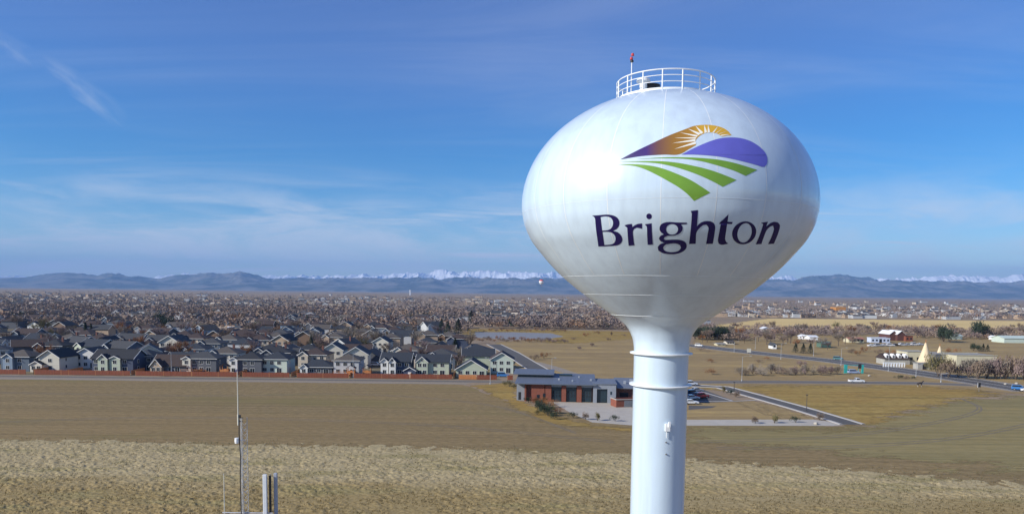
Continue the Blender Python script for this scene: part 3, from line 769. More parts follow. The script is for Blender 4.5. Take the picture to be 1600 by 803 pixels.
GL = [('letter_capital', [[(118, 126), (160, 124), (230, 119), (272, 125), (302, 140), (319, 170), (316, 203), (297, 226), (272, 238), (308, 249), (333, 275), (341, 305), (331, 328), (305, 344), (260, 349), (165, 353), (157, 295), (149, 240), (143, 180), (138, 142)],
                        [(181, 137), (218, 132), (252, 140), (270, 162), (272, 193), (258, 220), (233, 233), (205, 236), (193, 237), (187, 190)], [(195, 246), (238, 245), (270, 256), (289, 280), (289, 313), (270, 334), (228, 341), (208, 342), (201, 290)]]),
      ('letter', [[(356, 198), (374, 192), (411, 187), (415, 211), (434, 196), (455, 187), (486, 184), (486, 223), (468, 219), (448, 215), (430, 222), (419, 238), (423, 300), (429, 344), (387, 348), (381, 280), (377, 216)]]),
      ('letter', [[(506, 190), (556, 183), (559, 260), (565, 338), (527, 341), (523, 270), (520, 206)], ell(537, 132, 20, 21)]),
      ('letter', [[(614, 222), (622, 195), (650, 178), (690, 173), (730, 176), (816, 178), (813, 189), (772, 191), (784, 212), (780, 238), (755, 262), (715, 274), (672, 275), (652, 284), (645, 297), (655, 304), (700, 303), (760, 304), (800, 318), (814, 342), (808, 370), (780, 394), (735, 408), (685, 409), (635, 400), (605, 382), (601, 356), (620, 335), (650, 326), (622, 314), (609, 293), (620, 276), (645, 264), (622, 245)],
                   ell(706, 227, 44, 39), [(640, 362), (655, 342), (690, 333), (735, 331), (765, 343), (772, 362), (755, 384), (718, 394), (675, 392), (648, 380)]]),
      ('letter', [[(843, 92), (897, 86), (893, 150), (889, 205), (915, 180), (950, 167), (985, 168), (1012, 181), (1023, 208), (1018, 262), (1006, 333), (956, 335), (967, 268), (974, 215), (960, 194), (935, 197), (905, 222), (886, 250), (880, 333), (831, 335), (842, 240), (851, 112)]]),
      ('letter', [[(1121, 117), (1114, 172), (1152, 174), (1147, 188), (1111, 188), (1102, 250), (1096, 300), (1104, 320), (1120, 332), (1070, 341), (1048, 331), (1043, 308), (1053, 250), (1064, 188), (1050, 188), (1062, 172), (1082, 155)]]),
      ('letter', [ell(1236, 253, 88, 84, .12), ell(1239, 253, 52, 71, .14)]),
      ('letter', [[(1360, 180), (1411, 171), (1398, 207), (1425, 184), (1455, 172), (1484, 177), (1499, 199), (1491, 240), (1473, 290), (1454, 333), (1412, 336), (1440, 275), (1455, 222), (1448, 200), (1428, 207), (1400, 236), (1378, 290), (1363, 335), (1321, 337), (1350, 270), (1371, 207), (1376, 190)]])]
for nm, loops in GL: decal(nm, loops, m_navy, letg, .011, *LT)

# ------------------------------------------------------------------ radio mast close by
MY = 58.0
def mp_(px, py, Y=MY):
    d = ray(px, py) * Y + EYE; return Vector((d[0], Y, d[2]))
mtop = mp_(380, 652); mx = float((mp_(381, 720)).x)
mast = thing('radio_mast', 'slim grey lattice radio mast with a tall whip aerial and panel antennas', 'radio mast', (mx, MY, 0))
zt = float(mtop.z)
lat = MB(); rl = .30
legs = [(rl * math.cos(a), rl * math.sin(a)) for a in (rad(-90), rad(30), rad(150))]
lm = bpy.data.objects.new('lattice', None)
for lx, ly in legs: lat.tube((lx, ly, 0), (lx, ly, zt), .028, n=6)
k = 0; z = 0.0
while z < zt - .4:
    for i in range(3):
        a, b = legs[i], legs[(i + 1) % 3]
        lat.tube((*a, z), (*b, z + .42), .014, n=4); lat.tube((*b, z), (*a, z + .42), .014, n=4) if k % 2 else None
    z += .42; k += 1
lat.build('lattice_frame', m_steel, mast)
wx = -.36
w1 = MB(); w1.tube((wx, -.1, zt - .5), (wx, -.1, zt + 3.7), .05, .035, 8); w1.tube((wx, -.1, zt - .6), (wx, -.1, zt + .25), .075, n=8)
m_cream = mat('cream_fibreglass', (.62, .60, .50), .5, .06, 3)
w1.build('whip_aerial', m_cream, mast)
for dz in (-.3, -.02): MB().tube((wx, -.1, zt + dz), (0, 0, zt + dz), .03).build('aerial_clamp', m_black, mast)
MB().box(wx + .06, wx + .2, -.18, -.02, zt + .0, zt + .22).build('junction_box', m_black, mast)
cb = MB()
pts = [(-.2, -.3, zt - .1), (-.23, -.3, zt - 1.2), (-.14, -.3, zt - 3.2), (-.2, -.3, zt - 5.0), (-.16, -.3, zt - 8), (-.2, -.3, 6)]
for a, b in zip(pts[:-1], pts[1:]): cb.tube(a, b, .045, n=6)
cb.build('feeder_cable', m_black, mast)
rx = MB(); rz = float(mp_(373, 687).z); rx.lathe([(.001, rz - .22), (.15, rz - .2), (.17, rz - .05), (.16, rz + .22), (.001, rz + .25)], 16, -.42, -.3); rx.tube((-.3, -.3, rz), (0, 0, rz), .03)
rx.build('radio_unit', m_white, mast)
arm = MB(); az = float(mp_(380, 800).z)
arm.tube((-1.75, -.1, az), (2.3, -.1, az), .05, n=8); arm.tube((-1.75, .3, az - .9), (2.3, .3, az - .9), .05, n=8)
arm.tube((0, 0, az - .1), (0, .3, az - .9), .05)
arm.build('cross_arm', m_steel, mast)
w2 = MB(); xa = float(mp_(351, 770).x) - mx; w2.tube((xa, -.1, az - 1.0), (xa, -.1, float(mp_(350, 739).z)), .045, .03, 8); w2.build('whip_aerial', m_cream, mast)
m_panel = mat('pale_grey_radome', (.60, .63, .66), .45, .06, 2); m_steel_m = mat('grey_radome', (.33, .36, .42), .5, .1, 2)
for k, (a, b, dy) in enumerate(((411.5, 419, -.15), (419.8, 424, .05), (425.5, 432, .35))):
    p = MB(); x0 = float(mp_(a, 770).x) - mx; x1 = float(mp_(b, 770).x) - mx; z1 = float(mp_(420, 740).z) - (.12 if k == 1 else 0)
    p.box(x0 + .02, x1 - .02, dy - .09, dy + .09, az - 1.6, z1)
    po = p.build('panel_antenna', (m_panel, m_black, m_steel_m)[k], mast)
    bv = po.modifiers.new('soft', 'BEVEL'); bv.width = .05; bv.segments = 2
    q = MB(); q.tube(((x0 + x1) / 2, dy + .14, az - 1.7), ((x0 + x1) / 2, dy + .14, z1 + .05), .03); q.box((x0 + x1) / 2 - .05, (x0 + x1) / 2 + .05, dy + .08, dy + .16, z1 - 1.4, z1 - 1.25); q.box((x0 + x1) / 2 - .05, (x0 + x1) / 2 + .05, dy + .08, dy + .16, z1 - .25, z1 - .1)
    q.build('mounting_pipe', m_steel_d, po)

# ------------------------------------------------------------------ fire station
m_brick = mat('red_brick_cladding', (.215, .068, .040), .85, .14, 1.2)
m_brick_d = mat('dark_brick', (.15, .065, .05), .85, .2, 1.2)
m_grey_pan = mat('grey_metal_panel', (.25, .27, .30), .6, .08, 1)
m_roof_met = mat('grey_standing_seam', (.115, .135, .17), .55, .10, .6, stretch=(3, .1, 1))
m_roof_met2 = mat('pale_membrane_roof', (.14, .16, .195), .6, .12, .3)
m_glass = bpy.data.materials.new('window_glass'); m_glass.use_nodes = True
_b = m_glass.node_tree.nodes['Principled BSDF']; _b.inputs['Base Color'].default_value = (.02, .027, .035, 1); _b.inputs['Roughness'].default_value = .08
m_door_dk = mat('dark_teal_door', (.018, .035, .045), .35, .2, 2)
fx, fy = gp(830, 626.5); ex, ey = gp(962, 629.5)
fs = thing('fire_station', 'low fire station with red brick piers, dark bay doors and blue-grey shed roofs', 'fire station', (fx, fy, 0), math.atan2(ey - fy, ex - fx))
def fl(px, dy=0): return math.hypot(gp(px, 628)[0] - fx, 0) * (1 if px > 830 else -1)
L1 = fl(926); L2 = fl(961); LE = 44.2; DP = 15.0
wl = MB()
# bay hall body behind the piers, sloped top (front lower)
wl.side([(1.0, 0), (DP, 0), (DP, 6.25), (1.0, 5.2)], -1.5, L1 - .1, 0)
wl.build('wall', m_brick_d, fs)
bw = MB(); xs_a = fl(852)
bw.box(0, xs_a - .2, 0, .98, 0, 5.1); bw.side([(0.02, 0), (6, 0), (6, 5.5), (0.02, 5.1)], -2.0, -1.52, 0)
bw.build('brick_wing', m_brick, fs)
ww = MB(); ww.box(1.6, 2.5, -.03, .0, .4, 2.0); wf = ww.build('window', m_black, fs); MB().box(1.7, 2.4, -.05, -.032, .5, 1.9).build('pane', m_glass, wf)
ww = MB(); ww.box(3.4, 4.2, -.03, .0, .4, 2.4); wf = ww.build('window', m_black, fs); MB().box(3.5, 4.1, -.05, -.032, .5, 2.3).build('pane', m_glass, wf)
gw = MB(); gw.side([(1.2, 0), (DP, 0), (DP, 6.25), (1.2, 5.2)], -4.4, -2.02, 0); gw.build('end_wall', m_grey_pan, fs)
MB().box(-3.9, -3.1, 1.17, 1.2, .2, 2.5).build('door', m_black, fs)
piers = [(852, 861.5), (877.5, 884.5), (901, 908.5)]
for a, b in piers: MB().box(fl(a), fl(b), 0, .97, 0, 4.75).build('brick_pier', m_brick, fs)
MB().box(fl(861.5), L1, .25, .97, 4.35, 5.1).build('lintel', m_grey_pan, fs)
for a, b in ((861.5, 877.5), (884.5, 901), (908.5, 924.5)):
    x0, x1 = fl(a) + .15, fl(b) - .15
    d = MB().box(x0, x1, .55, .7, 0, 4.3).build('bay_door', m_door_dk, fs)
    for r in range(4):
        for c in range(3):
            cw = (x1 - x0) / 3
            if r in (1, 2): MB().box(x0 + c * cw + .18, x0 + (c + 1) * cw - .18, .52, .548, .35 + r * .98, 1.15 + r * .98).build('pane', m_glass, d)
gb = MB(); gb.box(L1 + .05, L1 + (L2 - L1) * .17, -.4, DP - 3, 0, 5.4); gb.box(L1 + (L2 - L1) * .63, L2, -.4, DP - 3, 0, 5.4); gb.box(L1 + (L2 - L1) * .17, L1 + (L2 - L1) * .63, -.4, DP - 3, 4.1, 5.4); gb.box(L1 + (L2 - L1) * .17, L1 + (L2 - L1) * .63, 1.2, DP - 3, 0, 4.1)
gb.build('grey_block', m_grey_pan, fs)
MB().box(L1 + (L2 - L1) * .19, L1 + (L2 - L1) * .61, .2, .4, 0, 4.0).build('bay_door', m_door_dk, fs)
MB().box(L1 + 5.0, L1 + 5.5, -.43, -.40, 2.5, 3.4).build('wall_sign', m_door_dk, fs)
ew = MB(); ew.side([(2.2, 0), (DP + 1, 0), (DP + 1, 5.2), (2.2, 4.2)], L2 + .05, LE, 0); ew.build('office_wall', m_brick_d, fs)
for i in range(2):
    x0 = L2 + 1.2 + i * 4.6
    wf = MB().box(x0, x0 + 2.6, 2.14, 2.2, .9, 2.9).build('window', m_black, fs); MB().box(x0 + .12, x0 + 2.48, 2.10, 2.138, 1.0, 2.8).build('pane', m_glass, wf)
rf = MB(); rf.side([(-1.2, 5.15), (DP + .9, 6.4), (DP + .9, 6.65), (-1.2, 5.40)], -4.8, L1 + .9, 0); ro = rf.build('roof', m_roof_met, fs)
cw = MB(); cw.side([(9.2, 5.9), (DP + .4, 6.4), (DP + .4, 7.35), (9.2, 6.98)], -4.3, 5.4, 0); cw.build('clerestory', m_door_dk, fs)
rf = MB(); rf.side([(8.0, 6.92), (DP + 2.4, 7.5), (DP + 2.4, 7.75), (8.0, 7.15)], -6.0, 6.4, 0); rf.build('upper_roof', m_roof_met, fs)
cw = MB(); cw.side([(11.5, 6.2), (12.5, 6.3), (12.5, 6.95), (11.5, 6.85)], 8.0, 12.0, 0); cw.build('clerestory', m_door_dk, fs)
rf = MB(); rf.side([(.4, 4.22), (DP + 1.8, 5.3), (DP + 1.8, 5.6), (.4, 4.48)], L2 + .3, LE + 1, 0); ro2 = rf.build('office_roof', m_roof_met2, fs)
rf = MB(); rf.box(L1 - .1, L2 + .25, -.6, DP - 2.6, 5.42, 5.72); rf.build('block_roof', m_roof_met2, fs)
for (x, y, zz, s) in ((8, 5, 5.9, .25), (14, 9.5, 6.2, .2), (17.5, 5, 5.9, .25), (12, 3, 5.75, .2)): MB().box(x - s, x + s, y - s, y + s, zz - .2, zz + .45).build('roof_vent', m_steel, ro)
for (x, y, s) in ((L2 + 3, 7, .35), (L2 + 5.2, 10, .5), (L2 + 8, 5, .3), (L2 + 10, 9, .6), (L2 + 7, 12, .45)): MB().box(x - s, x + s, y - s, y + s, 4.6, 5.35 + y * .06).build('roof_vent', m_steel, ro2)
# walled store beside the apron
ge = thing('bin_enclosure', 'low red brick bin enclosure at the corner of the pale concrete apron', 'enclosure', (*gp(978, 634), 0), .25)
bx = MB(); bx.box(-3.8, 3.8, -2, -1.7, 0, 2.1); bx.box(-3.8, -3.5, -1.698, 2.2, 0, 2.1); bx.box(3.5, 3.8, -1.698, 2.2, 0, 2.1); bx.box(-3.498, 3.498, 1.9, 2.2, 0, 2.1); bx.build('wall', m_brick, ge)
bx = MB(); bx.box(-3.95, 3.95, -2.15, -1.6, 2.102, 2.25); bx.box(-3.95, -3.35, -1.598, 2.3, 2.102, 2.25); bx.box(3.35, 3.95, -1.598, 2.3, 2.102, 2.25); bx.build('coping', m_concrete, ge)
MB().box(-1.4, 1.4, -2.06, -2.002, .1, 1.9).build('gate', m_steel_d, ge)

# ------------------------------------------------------------------ houses
WALLC = {'cream': (.60, .56, .46), 'white': (.68, .67, .63), 'sage green': (.44, .48, .36), 'pale grey': (.46, .47, .47), 'slate blue': (.10, .13, .17), 'charcoal grey': (.10, .105, .12),
         'tan': (.42, .31, .21), 'beige': (.50, .43, .33), 'mint green': (.50, .56, .47), 'brown': (.22, .14, .09), 'navy blue': (.055, .07, .115), 'dusty blue': (.22, .28, .35)}
ROOFC = {'charcoal': (.022, .024, .028), 'grey': (.050, .052, .055), 'brown': (.050, .033, .028), 'slate': (.026, .032, .042), 'taupe': (.085, .072, .060)}
def wm(c): return mat(c.replace(' ', '_') + '_siding', WALLC[c], .8, .07, .5, stretch=(.3, .3, 6))
def rm(c): return mat(c + '_shingle', ROOFC[c], .9, .16, 1.6)
m_trim = mat('white_trim', (.70, .69, .65), .6, .05, 2)
m_wood = mat('orange_deck_timber', (.46, .20, .075), .75, .2, 2)

def roof_block(wall, roof, trim, x0, x1, y0, y1, z0, eave, rise, kind, oh=.55, wi=0, ri=0):
    """walls up to the roof and the roof over them; kind: front = gable end to the camera, side = ridge along the row, hip"""
    w_, d_ = x1 - x0, y1 - y0; t = .16
    if kind == 'front':
        mid = (x0 + x1) / 2
        wall.side([(x0, z0), (x1, z0), (x1, eave), (mid, eave + rise), (x0, eave)], y0, y1, 1, wi)
        k = rise / (w_ / 2); ya, yb = y0 - oh, y1 + oh; e = .06
        for s in (-1, 1):
            xe = mid + s * (w_ / 2 + oh); ze = eave - k * oh + e
            roof.side([(mid, eave + rise + e), (xe, ze), (xe, ze + t), (mid, eave + rise + e + t)], ya, yb, 1, ri)
            if trim is not None:
                if s < 0: trim.append(MB())
                trim[-1].side([(mid, eave + rise + e - .1), (xe, ze - .1), (xe, ze + t + .03), (mid, eave + rise + e + t + .03)], ya - .08, ya - .003, 1)
    elif kind == 'side':
        mid = (y0 + y1) / 2
        wall.side([(y0, z0), (y1, z0), (y1, eave), (mid, eave + rise), (y0, eave)], x0, x1, 0, wi)
        k = rise / (d_ / 2); e = .06
        for s in (-1, 1):
            ye = mid + s * (d_ / 2 + oh); ze = eave - k * oh + e
            roof.side([(mid, eave + rise + e), (ye, ze), (ye, ze + t), (mid, eave + rise + e + t)], x0 - oh, x1 + oh, 0, ri)
            if trim is not None:
                if s < 0: trim += [MB(), MB()]
                for q_, (xa, xb) in enumerate(((x0 - oh - .08, x0 - oh - .003), (x1 + oh + .003, x1 + oh + .08))):
                    trim[q_ - 2].side([(mid, eave + rise + e - .1), (ye, ze - .1), (ye, ze + t + .03), (mid, eave + rise + e + t + .03)], xa, xb, 0)
    else:
        wall.box(x0, x1, y0, y1, z0, eave, wi)
        a0, a1, b0, b1 = x0 - oh, x1 + oh, y0 - oh, y1 + oh
        if (a1 - a0) >= (b1 - b0):
            h_ = (b1 - b0) / 2; r0, r1 = (a0 + h_, (b0 + b1) / 2), (a1 - h_, (b0 + b1) / 2)
        else:
            h_ = (a1 - a0) / 2; r0, r1 = ((a0 + a1) / 2, b0 + h_), ((a0 + a1) / 2, b1 - h_)
        e = eave + .02; k = len(roof.v)
        roof.v += [(a0, b0, e), (a1, b0, e), (a1, b1, e), (a0, b1, e), (a0, b0, e + t), (a1, b0, e + t), (a1, b1, e + t), (a0, b1, e + t), (*r0, e + t + rise), (*r1, e + t + rise)]
        tops = ((4, 5, 9, 8), (6, 7, 8, 9), (7, 4, 8), (5, 6, 9)) if (a1 - a0) >= (b1 - b0) else ((4, 5, 8), (6, 7, 9), (7, 4, 8, 9), (5, 6, 9, 8))
        for q in tops + ((0, 3, 2, 1), (0, 1, 5, 4), (1, 2, 6, 5), (2, 3, 7, 6), (3, 0, 4, 7)):
            roof.f.append(tuple(k + i for i in q)); roof.m.append(ri)

def window(parent, x, z, y, w_=1.3, h_=1.3, side=0, sgn=-1):
    f = MB(); g = MB(); t = .09
    if side == 0:
        for a in ((x - w_ / 2 - t, x + w_ / 2 + t, z - t, z), (x - w_ / 2 - t, x + w_ / 2 + t, z + h_, z + h_ + t), (x - w_ / 2 - t, x - w_ / 2, z, z + h_), (x + w_ / 2, x + w_ / 2 + t, z, z + h_)):
            f.box(a[0], a[1], y - .07, y - .003, a[2], a[3])
        f.box(x - .03, x + .03, y - .055, y - .035, z + .001, z + h_ - .001)
        g.box(x - w_ / 2 + .002, x + w_ / 2 - .002, y - .03, y - .004, z + .002, z + h_ - .002)
    else:
        a0, a1 = sorted((y + sgn * .003, y + sgn * .07))
        for a in ((x - w_ / 2 - t, x + w_ / 2 + t, z - t, z), (x - w_ / 2 - t, x + w_ / 2 + t, z + h_, z + h_ + t), (x - w_ / 2 - t, x - w_ / 2, z, z + h_), (x + w_ / 2, x + w_ / 2 + t, z, z + h_)):
            f.box(a0, a1, a[0], a[1], a[2], a[3])
        a0, a1 = sorted((y + sgn * .004, y + sgn * .03)); g.box(a0, a1, x - w_ / 2 + .002, x + w_ / 2 - .002, z + .002, z + h_ - .002)
    o = f.build('window', m_trim, parent); g.build('pane', m_glass, o)
    return o

def house(name, label, loc, rz, w_, d_, storeys, kind, wall, roof, rise=2.2, bumps=(), windows=True, group=None, deck=False, chimney=False):
    t = thing(name, label, 'house', loc, rz, group)
    eave = 2.6 * storeys + .25
    wb, rb, tb = MB(), MB(), []
    roof_block(wb, rb, tb, -w_ / 2, w_ / 2, 0, d_, 0, eave, rise, kind)
    wb.build('wall', wm(wall), t)
    ro = rb.build('roof', rm(roof), t)
    [q.build('fascia', m_trim, t) for q in tb]
    if kind == 'hip':
        g = MB(); g.box(-w_ / 2 - .62, w_ / 2 + .62, -.64, -.56, eave + .0, eave + .17); g.build('gutter', m_trim, t)
    for (bx0, bx1, out, st, brise, bwall) in bumps:
        wb, rb, tb = MB(), MB(), []; be = 2.6 * st + .2
        roof_block(wb, rb, tb, bx0, bx1, -out, 1.5, 0, be, brise, 'front', .35)
        wo_ = wb.build('gable_wing', wm(bwall), t); rb.build('wing_roof', rm(roof), t); [q.build('wing_fascia', m_trim, t) for q in tb]
        if windows:
            for s in range(st):
                for x in ((bx0 + bx1) / 2,) if bx1 - bx0 < 4.2 else (bx0 + (bx1 - bx0) * .28, bx0 + (bx1 - bx0) * .72):
                    window(t, x, .95 + 2.6 * s, -out, 1.25, 1.35)
            if brise > 1.4: window(t, (bx0 + bx1) / 2, be + .25, -out, .7, .7)
    if windows:
        free = [x for x in np.arange(-w_ / 2 + 1.6, w_ / 2 - 1.0, 2.7) if not any(b[0] - .9 < x < b[1] + .9 for b in bumps)]
        for s in range(storeys):
            for i, x in enumerate(free):
                if s == 0 and i == len(free) - 1 and len(free) > 1:
                    o = window(t, float(x), .15, 0, 1.7, 2.05); o.name = 'patio_door'
                else: window(t, float(x), .95 + 2.6 * s, 0, 1.35, 1.3)
        for s in range(storeys):
            window(t, d_ * .35, 1.0 + 2.6 * s, w_ / 2, 1.0, 1.2, 1, 1); window(t, d_ * .65, 1.0 + 2.6 * s, -w_ / 2, 1.0, 1.2, 1, -1)
    if deck:
        dk = MB(); dk.box(-w_ / 2 + .4, w_ / 2 - 2.5, -3.2, -.1, .55, .72)
        for x in np.linspace(-w_ / 2 + .5, w_ / 2 - 2.6, 4): dk.box(x - .07, x + .07, -3.15, -3.0, 0, 1.6)
        dk.box(-w_ / 2 + .4, w_ / 2 - 2.5, -3.16, -3.06, 1.6, 1.72)
        dk.build('deck', m_wood, t)
    if chimney:
        c = MB(); c.box(w_ * .2, w_ * .2 + .8, d_ * .5, d_ * .5 + .7, eave, eave + rise + 1.0); c.build('chimney', m_brick_d, ro)
    return t

front = [  # photo column of the middle, distance, width, depth, storeys, roof, walls, roof colour, rise, wings, words
    (24, 276, 10.6, 10, 2, 'hip', 'slate blue', 'taupe', 2.3, [(-3.8, -.2, 1.2, 2, 1.3, 'dusty blue')], False, 'slate blue house with a taupe hip roof and one dusty blue gable wing'),
    (77, 277, 7.8, 12, 2, 'front', 'cream', 'charcoal', 2.6, [(-5.6, -1.2, 2.5, 1, 1.2, 'cream')], False, 'cream house turning its sunlit gable to the fence, with a low lean-to wing'),
    (134, 290, 8.6, 11, 2, 'front', 'white', 'grey', 2.4, [], False, 'white narrow gabled house set back between the cream house and the sage-winged house'),
    (176, 275, 15.5, 11, 2, 'side', 'navy blue', 'charcoal', 2.9, [(-4.6, -1.0, 1.6, 2, 1.6, 'sage green'), (-.6, 3.4, 1.0, 2, .9, 'sage green')], False, 'wide navy house with two sage green wings under a long charcoal roof'),
    (222, 284, 8.5, 10, 2, 'hip', 'navy blue', 'slate', 2.2, [], False, 'plain navy house with a slate hip roof beside the brown-roofed bungalow'),
    (264, 276, 13.0, 11, 1, 'side', 'charcoal grey', 'brown', 3.6, [(-6.2, -2.0, 1.8, 1, 2.5, 'tan')], False, 'brown-roofed bungalow with a tan front gable'),
    (312, 277, 12.6, 10, 2, 'hip', 'charcoal grey', 'grey', 2.2, [(-6.1, -3.0, 1.0, 2, .9, 'cream')], True, 'charcoal house with a grey hip roof, cream wing and timber deck'),
    (387, 276, 10.4, 10, 2, 'hip', 'charcoal grey', 'charcoal', 2.4, [(-6.6, -3.6, .8, 2, .8, 'white')], False, 'charcoal house with a pointed hip roof and a slim white wing, behind the mast'),
    (428, 278, 10.0, 10, 2, 'hip', 'mint green', 'slate', 2.6, [], False, 'mint green house with a broad slate hip roof by the mast'),
    (494, 276, 12.0, 10, 1, 'hip', 'charcoal grey', 'slate', 2.5, [(-5.8, -3.0, 1.0, 1, 1.2, 'white')], False, 'low charcoal bungalow with a slate hip roof and little white gable'),
    (541, 276, 9.4, 11, 2, 'hip', 'pale grey', 'taupe', 2.2, [], True, 'pale grey house with a taupe hip roof and an orange deck'),
    (618, 276, 11.0, 11, 2, 'side', 'navy blue', 'slate', 2.8, [(-5.4, -2.6, 1.2, 2, 1.2, 'white'), (-2.2, .3, 1.8, 2, 1.5, 'white')], False, 'navy house with twin white gable wings under a slate roof'),
    (676, 276, 12.2, 10, 2, 'side', 'sage green', 'slate', 2.3, [(-6.0, -1.8, 1.0, 2, 1.9, 'sage green')], False, 'sage green house with a front gable and a long slate roof'),
    (736, 275, 11.4, 13, 1, 'front', 'sage green', 'grey', 3.4, [], False, 'one-storey sage green house with a big grey gable roof'),
    (784, 288, 9.0, 12, 2, 'front', 'mint green', 'brown', 2.6, [], False, 'mint green gabled house with a brown roof at the end of the fence'),
]
HN = []
for c, Y, w_, d_, st, kd, wl_, rf_, rise, bumps, dk, words_ in front:
    HN.append(house('family_house', words_, (xat(c, Y), Y, 0), rnd.uniform(-.02, .02), w_, d_, st, kd, wl_, rf_, rise, bumps, True, 'houses along the red fence', dk))
g_ = thing('garden_shed', 'small navy garden shed with a slate gable roof behind the red fence', 'shed', (xat(640, 271), 271, 0))
_a, _b2, _c2 = MB(), MB(), []; roof_block(_a, _b2, _c2, -2.2, 2.2, 0, 4, 0, 2.5, 1.2, 'front', .3); _a.build('wall', wm('navy blue'), g_); _b2.build('roof', rm('slate'), g_); [q.build('fascia', m_trim, g_) for q in _c2]
MB().box(-.6, .6, -.05, -.003, .05, 2.0).build('door', m_trim, g_)

# rows behind: a dozen house designs, copied with their parts
protos = {}
def proto(kd, st, wl_, rf_, near):
    key = (kd, st, wl_, rf_, near)
    if key not in protos:
        w_ = {'front': 9.0, 'side': 13.0, 'hip': 11.5}[kd]; d_ = {'front': 13.0, 'side': 10.5, 'hip': 11.5}[kd]
        rise = {'front': 2.7, 'side': 2.6, 'hip': 2.5}[kd]
        bumps = [] if kd == 'front' else [(-w_ / 2 + .4, -w_ / 2 + 4.4, 1.4, st, 1.4, wl_)]
        if near: o = house('family_house', 'x', (0, -500, -50), 0, w_, d_, st, kd, wl_, rf_, rise, bumps, True, None, False, rnd.random() < .3)
        else: o = house('family_house', 'x', (0, -500, -50), 0, w_, d_, st, kd, wl_, rf_, rise, bumps, False)
        protos[key] = o
    return protos[key]
used = set()
WL = ['white', 'cream', 'beige', 'tan', 'pale grey', 'slate blue', 'charcoal grey', 'sage green', 'dusty blue', 'brown', 'navy blue']
WW = [3, 4, 4, 5, 4, 5, 5, 4, 3, 4, 5]
RL = ['charcoal', 'grey', 'slate', 'brown', 'taupe']; RW = [3, 4, 2, 5, 5]
BASEPROTO = []
for near in (True, False):
    for kd in ('front', 'side', 'hip', 'hip'):
        for st in (2, 2, 1):
            for _ in range(2 if near else 3):
                BASEPROTO.append((kd, st, rnd.choices(WL, WW)[0], rnd.choices(RL, RW)[0], near))
PN = [p for p in BASEPROTO if p[4]]; PF = [p for p in BASEPROTO if not p[4]]
rows = [(302, 15.5), (324, 15.0), (354, 15.5), (379, 15.5), (412, 16.5), (440, 17), (478, 18), (512, 19), (552, 20), (590, 22), (636, 24), (684, 26), (740, 28)]
n_house = len(front); treespots = []
flats = [(300, 372, 496, 528), (225, 305, 520, 640)]
for ri, (Y, step) in enumerate(rows):
    xr = xat(max(770 - (Y - 300) * .32, 690 if Y < 560 else 735), Y) - 6; xl = xat(-14, Y)
    x = xr; k = 0; row = []
    while x > xl and n_house < 298:
        px_ = 800 + F * x / Y
        keep = rnd.random() > (.06 if Y < 450 else .16)
        if any(a < px_ < b and c < Y < d for a, b, c, d in flats): keep = False
        if keep: row.append((x + rnd.uniform(-1.5, 1.5), Y + rnd.uniform(-4, 4)))
        x -= step * rnd.uniform(.9, 1.2)
    row.sort()
    for k, (x, y) in enumerate(row):
        if n_house >= 298: break
        key = rnd.choice(PN if ri < 4 else PF); o = proto(*key)
        st_ = 'two-storey' if key[1] == 2 else 'one-storey'; kd_ = {'front': 'gable', 'side': 'gable', 'hip': 'hip'}[key[0]]
        lab = f"{st_} {key[2]} house with {key[3]} {kd_} roof, {ORD[k + 1]} from the left in the {ORD[ri + 2]} row"
        rz = rnd.choice((0, 0, 0, math.pi)) + rnd.gauss(0, .05) + (rnd.choice((.5, -.4, 1.57)) if rnd.random() < .22 else 0)
        dy = 0 if abs(rz) < 1.7 else 11
        if key not in used: c_ = o; used.add(key); c_.location = (x, y + dy, 0); c_.rotation_euler = (0, 0, rz); c_['label'] = lab; c_['group'] = f'houses in the {ORD[ri + 2]} row'
        else: c_ = copy_tree(o, (x, y + dy, 0), rz, lab, f'houses in the {ORD[ri + 2]} row', rnd.uniform(.92, 1.08))
        n_house += 1
        treespots.append((x, y, ri + 2, k + 1))
for key, o in list(protos.items()):
    if key not in used:
        def rm_(q):
            for ch in list(q.children): rm_(ch)
            bpy.data.objects.remove(q)
        rm_(o)
# ------------------------------------------------------------------ red fences
m_fence = mat('red_cedar_boards', (.215, .058, .026), .8, .35, .9, stretch=(5, 5, .2))
m_fence2 = mat('orange_cedar_boards', (.50, .19, .06), .8, .25, .9, stretch=(5, 5, .2))
def fence(label, xa, xb, m=None, h=1.75, Y=267.0, group='red board fences'):
    m = m or m_fence; L = xb - xa
    t = thing('board_fence', label, 'fence', (xa, Y, 0), 0, group)
    n = max(1, round(L / 2.5)); s = L / n
    b = MB()
    for i in range(n):
        k = int(s / .42)
        for j in range(k):
            x0 = i * s + .07 + j * (s - .14) / k; hh = h + rnd.uniform(-.04, .04)
            b.box(x0, x0 + (s - .14) / k - .02, -.03, .0, .06, hh)
    b.build('board_panel', m, t)
    r = MB(); r.box(0, L, .003, .06, .4, .5); r.box(0, L, .003, .06, 1.45, 1.55); r.build('rail', m, t)
    for i in range(min(n + 1, 40)): MB().box(i * s - .06, i * s + .06, -.05, .09, 0, h + .12).build('post', m_wood if i % 4 == 0 else m, t)
FE = [(-12, 40, 'behind the slate blue house'), (54, 106, 'behind the cream gabled house'), (107, 203, 'behind the house with two sage green wings'), (212, 299, 'behind the brown-roofed bungalow'),
      (300, 372, 'behind the charcoal house with the cream wing'), (379, 452, 'on both sides of the mint green house'), (464, 545, 'behind the low slate hip bungalow'), (553, 640, 'behind the white twin gables'), (641, 706, 'under the sage green house'),
      (717, 744, 'short run before the grey gable roof'), (745, 776, 'short run before the brown-roofed end house'), (793, 801, 'last stub beside the fire station')]
for a, b, wd in FE: fence('red-brown board fence ' + wd, xat(a, 267), xat(b, 267), m_fence2 if a in (717,) else None)
